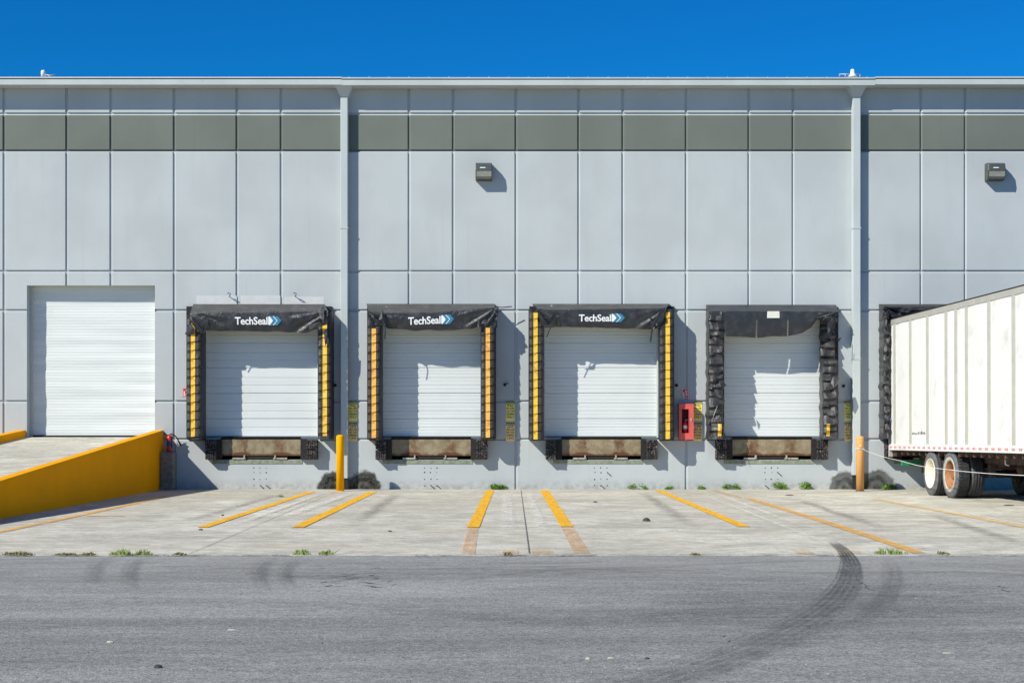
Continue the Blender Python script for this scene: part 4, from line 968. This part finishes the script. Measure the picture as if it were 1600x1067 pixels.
# concrete block and extinguisher beside the ramp
t = None; m = MB(); a, b = XO + .012, X(272, .3); m.box(a, b, -.42, -.003, .0, Z(706, .3), 0, .015)
tag(m.build('concrete_block', M['concrete_dk'], None, (a, 0, 0)), 'raw grey concrete block in the shade beside the tall ramp wall', 'block')
e = extinguisher((X(265, .2), -.22, Z(706, .3) + .002), .062, .44, 'red extinguisher with blue label standing on the concrete block', 1, 'blue_tag')
m = MB(); m.tube([P(262, 680, .22), P(267, 677.5, .24), P(273, 680, .22), P(277, 685, .16), P(280, 691, .12), P(283, 696, .12)], [.014, .013, .013, .013, .02, .024], 8)
m.tube([P(262, 680, .22), P(256, 676.5, .24), P(254, 674, .24)], .011, 6); o = m.build('hose', M['hose'], e)

# ------------------------------------------------------------------ bollards
def bollard(px, ytop, w, rad, mat, lab, hook=False):
    x = X(px, w); zt = Z(ytop, w); t = thing('bollard', lab, 'bollard', (x, -w, 0), 'steel bollards guarding the downspouts')
    m = MB(); prof = [(rad, 0), (rad, zt - rad * .55)] + [(rad * math.cos(a), zt - rad * .55 + rad * .55 * math.sin(a)) for a in [math.pi / 2 * k / 7 for k in range(1, 8)]]
    m.lathe((x, -w, 0), (0, 0, 1), prof, 32); m.build('post', M[mat], t)
    m = MB(); m.lathe((x, -w, .0125), (0, 0, 1), [(rad + .03, 0), (rad + .004, .012)], 24); m.build('base_collar', M['rust_frame' if hook else mat], t)
    return t
bollard(531.5, 679, .98, .088, 'bollard', 'bright yellow bollard with domed cap in front of the left downspout')
bo = bollard(1343.8, 681, .98, .088, 'bollard_old', 'sun-faded orange bollard with a rope tied to it in front of the right downspout', True)
m = MB(); q0 = P(1345.5, 701, 1.08); pts = []
keys = [(1345.5, 701, 1.08), (1362, 707.5, 1.6), (1384, 714.5, 2.3), (1406, 719.5, 3.0), (1439, 728, 4.2), (1486, 734, 5.5), (1536, 739, 7.0), (1600, 742.5, 8.5), (1680, 745, 10.3)]
K = [P(*k) for k in keys]
for i in range(len(K) - 1):
    p0, p1, p2, p3 = K[max(i - 1, 0)], K[i], K[i + 1], K[min(i + 2, len(K) - 1)]
    for j in range(6):
        u = j / 6; pts.append(.5 * ((2 * p1) + (p2 - p0) * u + (2 * p0 - 5 * p1 + 4 * p2 - p3) * u * u + (3 * p1 - p0 - 3 * p2 + p3) * u ** 3))
pts.append(K[-1]); m.tube(pts, [.0035 + .004 * i / len(pts) for i in range(len(pts))], 6); c = Vector((X(1343.8, .98), -.98, Z(701, 1.08)))
m.tube([c + Vector((math.cos(a) * .098, math.sin(a) * .098, 0)) for a in [2 * math.pi * k / 24 for k in range(25)]], .010, 6); m.tube([q0, q0 + Vector((-.05, -.03, .05)), q0 + Vector((-.02, -.04, .09))], .009, 6)
tag(m.build('rope', M['rope'], None, tuple(q0)), 'thin white rope tied to the faded bollard and stretched past the trailer wheels', 'rope')

# ------------------------------------------------------------------ trailer
TR = thing('semi_trailer', 'white box semi trailer with grey posts backed up to the fifth dock', 'trailer', (X(1390, .27), -.27, -.03))
TL, TW, ZB, ZT = 14.6, 2.55, .965, 4.0
def tb(m, name, mats, parent=TR, fix=True):
    """meshes in the trailer's own axes: x across, y = -distance from the rear, z up"""
    if not isinstance(mats, list): mats = [mats]
    me = bpy.data.meshes.new(name); me.from_pydata(m.v, [], m.f)
    for k in mats: me.materials.append(k)
    me.polygons.foreach_set('material_index', m.mi); me.polygons.foreach_set('use_smooth', m.sm)
    import bmesh; bm = bmesh.new(); bm.from_mesh(me); bmesh.ops.recalc_face_normals(bm, faces=bm.faces); bm.to_mesh(me); bm.free()
    o = bpy.data.objects.new(name, me); S.collection.objects.link(o); o.parent = parent; return o
posts = [.44, 1.6, 2.77, 3.97, 4.56, 5.18, 6.41, 7.65, 8.87, 10.1, 11.3, 12.5, 13.7]
m = MB(); m.box(.012, TW - .012, -TL + .01, -.01, ZB + .10, ZT - .02); body = tb(m, 'box_body', M['trailer_white'])
m = MB()   # gently bowed side skins between the posts
prev = .06
for side in (0, 1):
    pr = .06
    m = MB()
    for s in posts + [TL - .05]:
        a, b = pr + .075, s - .075; R = []
        for i in range(7):
            u = i / 6; y = -(a + (b - a) * u); off = .006 * math.sin(math.pi * u)
            x = -off if side == 0 else TW + off; R.append([(x, y, ZB + .14), (x, y, ZT - .135)])
        m.rings(R, 0, True, False)
        pr = s
    tb(m, 'side_panel', M['trailer_white'], TR, False)

for s in posts:
    for side in (0, 1):
        m = MB(); x0, x1 = (-.016, .014) if side == 0 else (TW - .014, TW + .016); m.box(x0, x1, -s - .08, -s + .08, ZB + .13, ZT - .13); tb(m, 'side_post', M['trailer_rib'])
m = MB(); m.box(-.018, TW + .018, -TL, -.02, ZT - .14, ZT - .022); m.box(-.03, TW + .03, -TL - .01, -.01, ZT - .012, ZT, 1); m.box(-.012, TW + .012, -TL, -.02, ZT - .022, ZT - .012, 2); tb(m, 'top_rail', [M['trailer_rail'], M['steel_dark'], M['gasket']])
m = MB(); m.box(-.022, TW + .022, -TL, -.02, ZB, ZB + .14, 0, .006); tb(m, 'bottom_rail', M['trailer_white'])
m = MB(); m.box(-.028, .07, -.05, .0, ZB - .16, ZT + .005, 0, .01); m.box(TW - .07, TW + .028, -.05, 0, ZB - .16, ZT + .005, 0, .01); m.box(.07, TW - .07, -.05, 0, ZT - .15, ZT + .005); m.box(.07, TW - .07, -.05, 0, ZB - .12, ZB + .1); tb(m, 'rear_frame', M['trailer_rail'])
m = MB(); m.box(.08, TW / 2 - .005, -.04, -.005, ZB + .1, ZT - .15); m.box(TW / 2 + .005, TW - .08, -.04, -.005, ZB + .1, ZT - .15); split_build(m, 'rear_door', M['trailer_white'], TR, tb)
m = MB()
for s in posts:
    for dx in (-.05, .05):
        for k in range(24): z = ZB + .2 + k * .115; m.box(-.020, -.0155, -s + dx - .006, -s + dx + .006, z, z + .012)
tb(m, 'rivets', M['trailer_rail'])['kind'] = 'stuff'
m = MB(); s = .1
while s < TL - .4:
    m.box(-.026, -.021, -s - .17, -s, ZB + .045, ZB + .095); s += .34
split_build(m, 'reflector_tape', M['tape_red'], TR, tb)
m = MB(); m.lathe((-.02, -.17, ZB + .70), (-1, 0, 0), [(.035, 0), (.03, .015)], 12); tb(m, 'marker_lamp', M['blue_lamp'])
m = MB(); 
for k in range(9): m.box(-.012, -.009, -1.72 - k * .105 - random.uniform(.02, .06), -1.72 - k * .105, ZB + .36, ZB + .36 + random.uniform(.02, .07))
split_build(m, 'stencil_mark', M['steel_dark'], TR, tb)
# under the floor
m = MB(); s = .35
while s < TL - .2: m.box(.04, TW - .04, -s - .05, -s, ZB - .10, ZB - .005); s += .42
split_build(m, 'crossmember', M['rust_frame'], TR, tb)
m = MB()
for x in (.62, TW - .72): m.box(x, x + .10, -6.6, -.25, ZB - .24, ZB - .101)
split_build(m, 'slider_rail', M['rust_frame'], TR, tb)
m = MB()
for s_ in (2.25, 3.46, 4.68):
    for x in (.62, TW - .72):
        m.prism([(x, ZB - .25), (x + .10, ZB - .25), (x + .10, ZB - .52), (x, ZB - .52)], -s_ - .12, -s_ + .05)
m.box(.72, TW - .72, -3.5, -3.42, ZB - .36, ZB - .26); m.box(.72, TW - .72, -4.72, -4.64, ZB - .36, ZB - .26); m.box(.75, .8, -5.3, -2.2, ZB - .3, ZB - .25)
split_build(m, 'suspension_frame', M['rust_frame'], TR, tb)
AX = [2.85, 4.07]
for s_ in AX:
    m = MB(); m.lathe((.1, -s_, .49), (1, 0, 0), [(.065, 0), (.065, TW - .2)], 14)
    for x in (.66, TW - .66):
        R = [(x, -s_ - .55, .60), (x, -s_ - .25, .68 - .11), (x, -s_, .56), (x, -s_ + .25, .57), (x, -s_ + .55, .60)]; m.tube(R, .035, 6)
    for x in (.55, TW - .55): m.lathe((x - .06, -s_, .49), (1, 0, 0), [(.2, 0), (.2, .12)], 18)
    tb(m, 'axle', M['rust_frame'])
for x, y in ((TW / 2 + .1, -5.4),):
    m = MB(); m.lathe((x - .45, y, ZB - .34), (1, 0, 0), [(.04, 0), (.12, .05), (.13, .1), (.13, .8), (.12, .85), (.04, .9)], 18); m.tube([(x, y, ZB - .34), (x - .2, y - .4, ZB - .2), (x - .3, y - .9, ZB - .15)], .014, 6); m.tube([(x + .3, y, ZB - .34), (x + .5, y + .5, ZB - .3)], .012, 6); tb(m, 'air_tank', M['rust_frame'])
m = MB(); m.tube([(.55, -5.75, ZB - .13), (.56, -5.75, ZB - .24), (.62, -5.75, ZB - .26), (.66, -5.75, ZB - .22), (.66, -5.75, ZB - .12)], .014, 8); tb(m, 'tie_hook', M['white_ink'])
def wheel(xo, s_, side, rim_m, ring_m, block, inner=False, lab=None):
    """side -1: the face looks to -x"""
    w, r = .27, .49; sgn = side; e = bpy.data.objects.new('wheel', None); S.collection.objects.link(e); e.parent = TR; e.location = (xo, -s_, r)
    if lab: e['label'] = lab
    m = MB(); ax = (-1, 0, 0) if side < 0 else (1, 0, 0)   # offset runs outward from the inner face
    prof = [(.29, 0), (.36, -.005 + .0), (r - .05, .0), (r - .012, .02), (r, .045), (r, .225), (r - .012, .25), (r - .05, .268), (.40, .275), (.33, .27), (.295, .255)]
    m.lathe((0, 0, 0), ax, prof, 48, 0, True, False)
    k0 = len(prof)
    for i, f in enumerate(m.f):
        ring = i // 48
        m.mi[i] = 1 if ring >= 6 or ring < 2 or block else 0
    n = 46 if block else 0
    for q in range(n):
        for lane in range(4):
            a = 2 * math.pi * (q + (lane % 2) * .5) / n; da = 2 * math.pi / n * (.34 if lane in (0, 3) else .36); x0 = .03 + lane * .055; x1 = x0 + .047
            sk = (.02 if lane % 2 else -.02); vs = []
            for rr in (r - .004, r + .016):
                for xx, ad in ((x0, -da + sk), (x1, -da - sk), (x1, da - sk), (x0, da + sk)): vs.append((xx * ax[0], math.cos(a + ad) * rr, math.sin(a + ad) * rr))
            b = len(m.v); m.v += [Vector(v) for v in vs]
            m.face((b + 4, b + 5, b + 6, b + 7))
            for j in range(4): m.face((b + j, b + (j + 1) % 4, b + 4 + (j + 1) % 4, b + 4 + j))
    if not block:
        for x0 in (.075, .13, .185): m.lathe((0, 0, 0), ax, [(r + .002, x0 - .02), (r + .007, x0 - .018), (r + .007, x0 + .018), (r + .002, x0 + .02)], 48, 0, True, False)
    tb(m, 'tyre', [M['tyre'], M['tyre_side']], e)
    m = MB(); m.lathe((0, 0, 0), ax, [(.296, .262), (.31, .274), (.362 if block else .318, .283), (.366 if block else .322, .268), (.30, .245)], 48, 0, True, False)
    rg = tb(m, 'rim_ring', M[ring_m], e)
    m = MB(); m.lathe((0, 0, 0), ax, [(.298, .258), (.27, .24), (.262, .13), (.24, .10), (.15, .085), (.145, .12), (.10, .125)], 40, 0, True, False)
    m.lathe((0, 0, 0), ax, [(.12, .085), (.11, .19), (.085, .21), (.02, .215)], 24)
    for q in range(10):
        a = 2 * math.pi * q / 10; m.lathe((0, math.cos(a) * .185, math.sin(a) * .185), ax, [(.016, .088), (.016, .125)], 8)
    m.lathe((0, 0, 0), ax, [(.29, .0), (.29, .25)], 40, 0, True, False)
    tb(m, 'rim', M[rim_m], e); return e
wheel(.29, AX[0], -1, 'rim_white', 'rim_white', False, lab='wheel with cream rim nearest the wall'); wheel(.60, AX[0], -1, 'rim_white', 'rim_white', False)
wheel(.29, AX[1], -1, 'rim_rust', 'rim_ring', True, lab='wheel with rust orange rim'); wheel(.60, AX[1], -1, 'rim_ring', 'rim_ring', False)
for s_ in AX: wheel(TW - .29, s_, 1, 'rim_white', 'rim_white', False); wheel(TW - .60, s_, 1, 'rim_ring', 'rim_ring', False)
# rear underride guard, painted green, and bracket
m = MB(); m.box(.16, TW - .16, -.42, -.34, ZB - .36, ZB - .25, 0, .008); m.box(.62, .70, -.40, -.36, ZB - .25, ZB - .12); m.box(TW - .70, TW - .62, -.40, -.36, ZB - .25, ZB - .12); tb(m, 'rear_guard', M['green'])
m = MB(); m.box(.58, .76, -.75, -.55, ZB - .52, ZB - .24); m.box(.06, .55, -.35, -.06, ZB - .14, ZB - .01); m.box(TW - .55, TW - .06, -.35, -.06, ZB - .14, ZB - .01); split_build(m, 'rear_bracket', M['rust_frame'], TR, tb)
for x in (.45, TW - .55):  # landing gear
    m = MB(); m.box(x, x + .12, -11.6, -11.48, .35, ZB - .11); m.box(x + .015, x + .105, -11.585, -11.495, .06, .36); m.box(x - .06, x + .18, -11.66, -11.42, -.06, -.03); m.box(x + .03, x + .09, -11.57, -11.51, -.03, .07); tb(m, 'landing_leg', M['rust_frame'])
TR.rotation_euler = (-.0079, 0, .0557)

# ------------------------------------------------------------------ weeds
def plant(kind, px0, px1, y, h, dens, lab, wall=True):
    h *= 1.25 if wall else 1
    """broad-leaf tuft against the wall or grass in the apron edge"""
    if wall: xa, xb, yy = X(px0), X(px1), -.05
    else: g0, g1 = G(px0, y), G(px1, y); xa, xb, yy = g0.x, g1.x, g0.y
    cx = (xa + xb) / 2; m = MB(); n = int(dens * max(.3, (xb - xa)) )
    clumps = [xa + (xb - xa) * random.random() for _ in range(max(2, int((xb - xa) / .18)))]
    for i in range(n):
        x = random.choice(clumps) + random.gauss(0, .05); x = min(max(x, xa), xb); y0 = yy - abs(random.gauss(0, .05)); env = 1 - abs((x - cx) / (xb - xa) * 2) ** 3 * .6; env *= .55 + .9 * abs(noise.noise(Vector((x * 5, px0, 1)))) 
        base = Vector((x, y0, .013))
        if kind == 'leaf':
            st = Vector((random.gauss(0, .45), -abs(random.gauss(0, .35)), 1)).normalized() * h * env * random.uniform(.3, 1)
            tip = base + st; L = random.uniform(.025, .055); dirn = Vector((random.gauss(0, 1), random.gauss(0, 1), random.gauss(.2, .5))).normalized(); sd_ = dirn.cross(Vector((random.random(), random.random(), random.random()))).normalized() * L * .36
            k = len(m.v); m.v += [tip, tip + dirn * L * .45 + sd_, tip + dirn * L, tip + dirn * L * .45 - sd_]; m.face((k, k + 1, k + 2, k + 3))
            if i % 4 == 0: k = len(m.v); m.v += [base, base + Vector((.005, 0, 0)), tip]; m.face((k, k + 1, k + 2))
        else:
            hh = h * env * random.uniform(.4, 1.1); ln = Vector((random.gauss(0, .5), random.gauss(0, .4), 1)) * hh; k = len(m.v); w = Vector((.006, random.uniform(-.004, .004), 0))
            md = base + ln * .55 + Vector((0, 0, hh * .08)); m.v += [base - w, base + w, md + w * .7, base + ln, md - w * .7]; m.face((k, k + 1, k + 2, k + 3, k + 4))
    mt = {'leaf': M['leaf'], 'grass': M['leaf_light'], 'moss': M['leaf_dry']}[kind]
    return tag(m.build('weed', mt, None, (cx, yy, 0), fix=False), lab, 'weed', 'weeds along the wall' if wall else 'weeds in the apron edge')
plant('leaf', 748, 802, 765, .10, 700, 'long low row of green weeds along the wall beside the short bright yellow line')
plant('leaf', 985, 1008, 765, .16, 600, 'small pointed weed at the wall below the third dock')
plant('leaf', 1041, 1068, 765, .08, 600, 'low weed at the wall just left of the joint below the red cabinet')
plant('leaf', 1074, 1099, 765, .10, 600, 'low weed at the wall just right of the joint below the red cabinet')
plant('leaf', 1129, 1153, 765, .17, 800, 'bushy green weed at the wall under the left bumper of the torn shelter')
plant('leaf', 1207, 1224, 765, .23, 900, 'upright green weed at the wall below the middle of the torn shelter')
plant('leaf', 1242, 1264, 765, .20, 800, 'wide green weed at the wall near the faded bollard')
plant('leaf', 1379, 1399, 765, .18, 1000, 'dark green weed at the wall between faded bollard and trailer')
plant('moss', 5, 56, 868, .06, 500, 'flat dry moss patch at the far left of the apron edge', False)
plant('moss', 88, 122, 868, .05, 500, 'flat dry moss patch left of the tall pale grass', False)
plant('moss', 126, 150, 868, .045, 400, 'thin dry moss streak just left of the tall pale grass', False)
plant('grass', 176, 208, 868, .12, 260, 'tallest pale green grass tuft in the apron edge', False)
plant('grass', 213, 238, 868, .10, 240, 'pale grass tuft right beside the tallest one in the apron edge', False)
plant('moss', 272, 292, 868, .05, 300, 'tiny dry tuft in the apron edge at the start of the slab joint', False)
plant('grass', 459, 485, 867, .09, 220, 'thin grass tuft in the apron edge below the left yellow bay lines', False)
plant('grass', 500, 526, 867, .09, 260, 'thin grass tuft just right of the one below the left yellow bay lines', False)
plant('moss', 788, 800, 867.5, .05, 300, 'tiny tuft in the apron edge at the small orange paint ghost', False)
plant('moss', 1078, 1092, 867.5, .04, 260, 'tiny tuft in the apron edge below the third dock line', False)
plant('grass', 1366, 1418, 866, .11, 260, 'spreading grass tuft in the apron edge right of the dark tyre mark', False)
plant('moss', 1455, 1480, 866.5, .05, 260, 'dry tuft in the apron edge at the far right', False)
plant('grass', 432, 443, 777, .07, 200, 'single sprig of grass on the apron above the first bay line', False)

# ------------------------------------------------------------------ cracks in the asphalt and apron
random.seed(11)
M['crack'] = simple('open_crack', (.045, .045, .047), .9, 0, .3, 20)
def crack(name, x0, y0, x1, y1, w, z, lab, jag=.05, n=None):
    a, b = G(x0, y0), G(x1, y1); L = (b - a).length; n = n or max(5, int(L / .05)); m = MB(); t = (b - a).normalized(); sd_ = Vector((-t.y, t.x, 0)); ph = random.random() * 50
    for i in range(n + 1):
        u = i / n; c = a + (b - a) * u + sd_ * (noise.noise(Vector((u * L * 2.5, ph, 0))) * jag * 2 + noise.noise(Vector((u * L * 14, ph, 3))) * jag * .5)
        ww = w * (.25 + abs(noise.noise(Vector((u * L * 7, ph, 7)))) * 2.2) * min(1, u * 6, (1 - u) * 6) + .0008
        m.v += [c + sd_ * ww / 2 + Vector((0, 0, z)), c - sd_ * ww / 2 + Vector((0, 0, z))]
    for i in range(n): m.face((2 * i, 2 * i + 1, 2 * i + 3, 2 * i + 2))
    tag(m.build(name, M['crack'], fix=False), lab, 'crack', kind='structure')
for k, (x0, y0, x1, y1) in enumerate([(482, 906, 502, 904), (506, 915.5, 536, 917), (512, 908.5, 560, 901.5), (488, 889, 500, 887), (580, 893, 597, 892), (526, 902, 590, 900), (556, 914, 600, 919), (602, 915, 618, 913), (575, 905, 588, 903),
        (500, 917, 515, 914), (1490, 925, 1522, 926), (1535, 933, 1570, 934), (1572, 929, 1604, 931), (1560, 921, 1580, 925), (720, 914, 732, 913), (724, 926, 735, 926), (200, 941, 240, 938), (1130, 1004, 1142, 1002), (430, 961, 500, 961), (1352, 915, 1362, 925)]):
    crack('asphalt_crack', x0, y0, x1, y1, .035 if k < 14 else .018, .0364 + .0002 * k, 'short open crack in the asphalt, part of the broken patch' if k < 10 else 'short hairline crack in the asphalt')
for k, (x0, y0, x1, y1) in enumerate([(560, 848, 586, 847), (300, 782, 345, 779), (1240, 774, 1262, 776), (452, 826, 480, 824), (1430, 858, 1470, 862), (880, 800, 930, 796), (630, 846, 700, 840), (120, 846, 180, 838), (1520, 846, 1590, 850)]):
    crack('apron_crack', x0, y0, x1, y1, .016, .0300 + .0003 * k, 'fine crack in the concrete apron', .12)
# ------------------------------------------------------------------ litter
def litter(px, py, w, h, mat, lab, name='litter'):
    g = G(px, py); m = MB(); k = 9; z0 = .014 if py < 866 else .001; pts = []
    for r_, zz in ((1, 0), (.8, h * .7), (.35, h)): pts.append([(g.x + math.cos(a) * w * r_ * random.uniform(.7, 1), g.y + math.sin(a) * w * .6 * r_ * random.uniform(.7, 1), z0 + zz) for a in [2 * math.pi * q / k for q in range(k)]])
    m.rings(pts, 0, False); tag(m.build(name, M[mat], None, (g.x, g.y, 0)), lab, 'litter' if name == 'litter' else 'stone', 'bits lying on the ground')
litter(1010, 815, .07, .05, 'debris', 'dark crumpled scrap between the third dock bay lines'); litter(930, 785.5, .05, .02, 'debris', 'small dark scrap below the third dock')
litter(348, 806.5, .03, .02, 'debris', 'tiny dark stone above the end of the first bay line', 'stone'); litter(314, 829.5, .04, .02, 'debris', 'tiny dark stone at the end of the first bay line', 'stone')
litter(609, 831.5, .04, .015, 'debris', 'tiny dark speck below the second dock', 'stone'); litter(1234, 774.5, .11, .015, 'debris', 'flat dark scrap below the torn shelter'); litter(1576, 790.5, .13, .012, 'debris', 'flat dark scrap beside the trailer wheels')
litter(919, 1029.5, .022, .012, 'pebble', 'small yellowish pebble low in the yard', 'stone'); litter(955, 1028, .03, .008, 'pebble', 'flat pale chip beside the yellowish pebble', 'stone'); litter(1011, 1029, .02, .01, 'debris', 'small dark stone right of the pale chip', 'stone')
litter(1481, 1020, .05, .006, 'pebble', 'white scrap of paper low in the right of the yard', 'litter'); litter(172, 1003, .03, .01, 'pebble', 'pale pebble pair low in the left of the yard', 'stone'); litter(247, 1043, .035, .02, 'debris', 'dark lump low in the left of the yard', 'stone')
litter(362, 984, .04, .008, 'pebble', 'pale leaf scrap on the asphalt below the slab joint', 'litter')
random.seed(31)
for m_, nm, lb, n, c0 in (('debris', 'grit', 'dark grit scattered over the asphalt yard', 420, 1), ('pebble', 'grit', 'pale grit scattered over the asphalt yard', 260, 2)):
    m = MB()
    for _ in range(n):
        py = random.uniform(872, 1066); px = random.uniform(-40, 1640); g = G(px, py); r = random.uniform(.003, .007)
        k = len(m.v); a0 = random.random() * 6
        m.v += [g + Vector((math.cos(a0 + q * 1.57) * r * random.uniform(.6, 1.3), math.sin(a0 + q * 1.57) * r, .0005)) for q in range(4)] + [g + Vector((0, 0, r * .8))]
        for q in range(4): m.face((k + q, k + (q + 1) % 4, k + 4))
    tag(m.build(nm, M[m_], fix=False), lb, 'grit', kind='stuff')
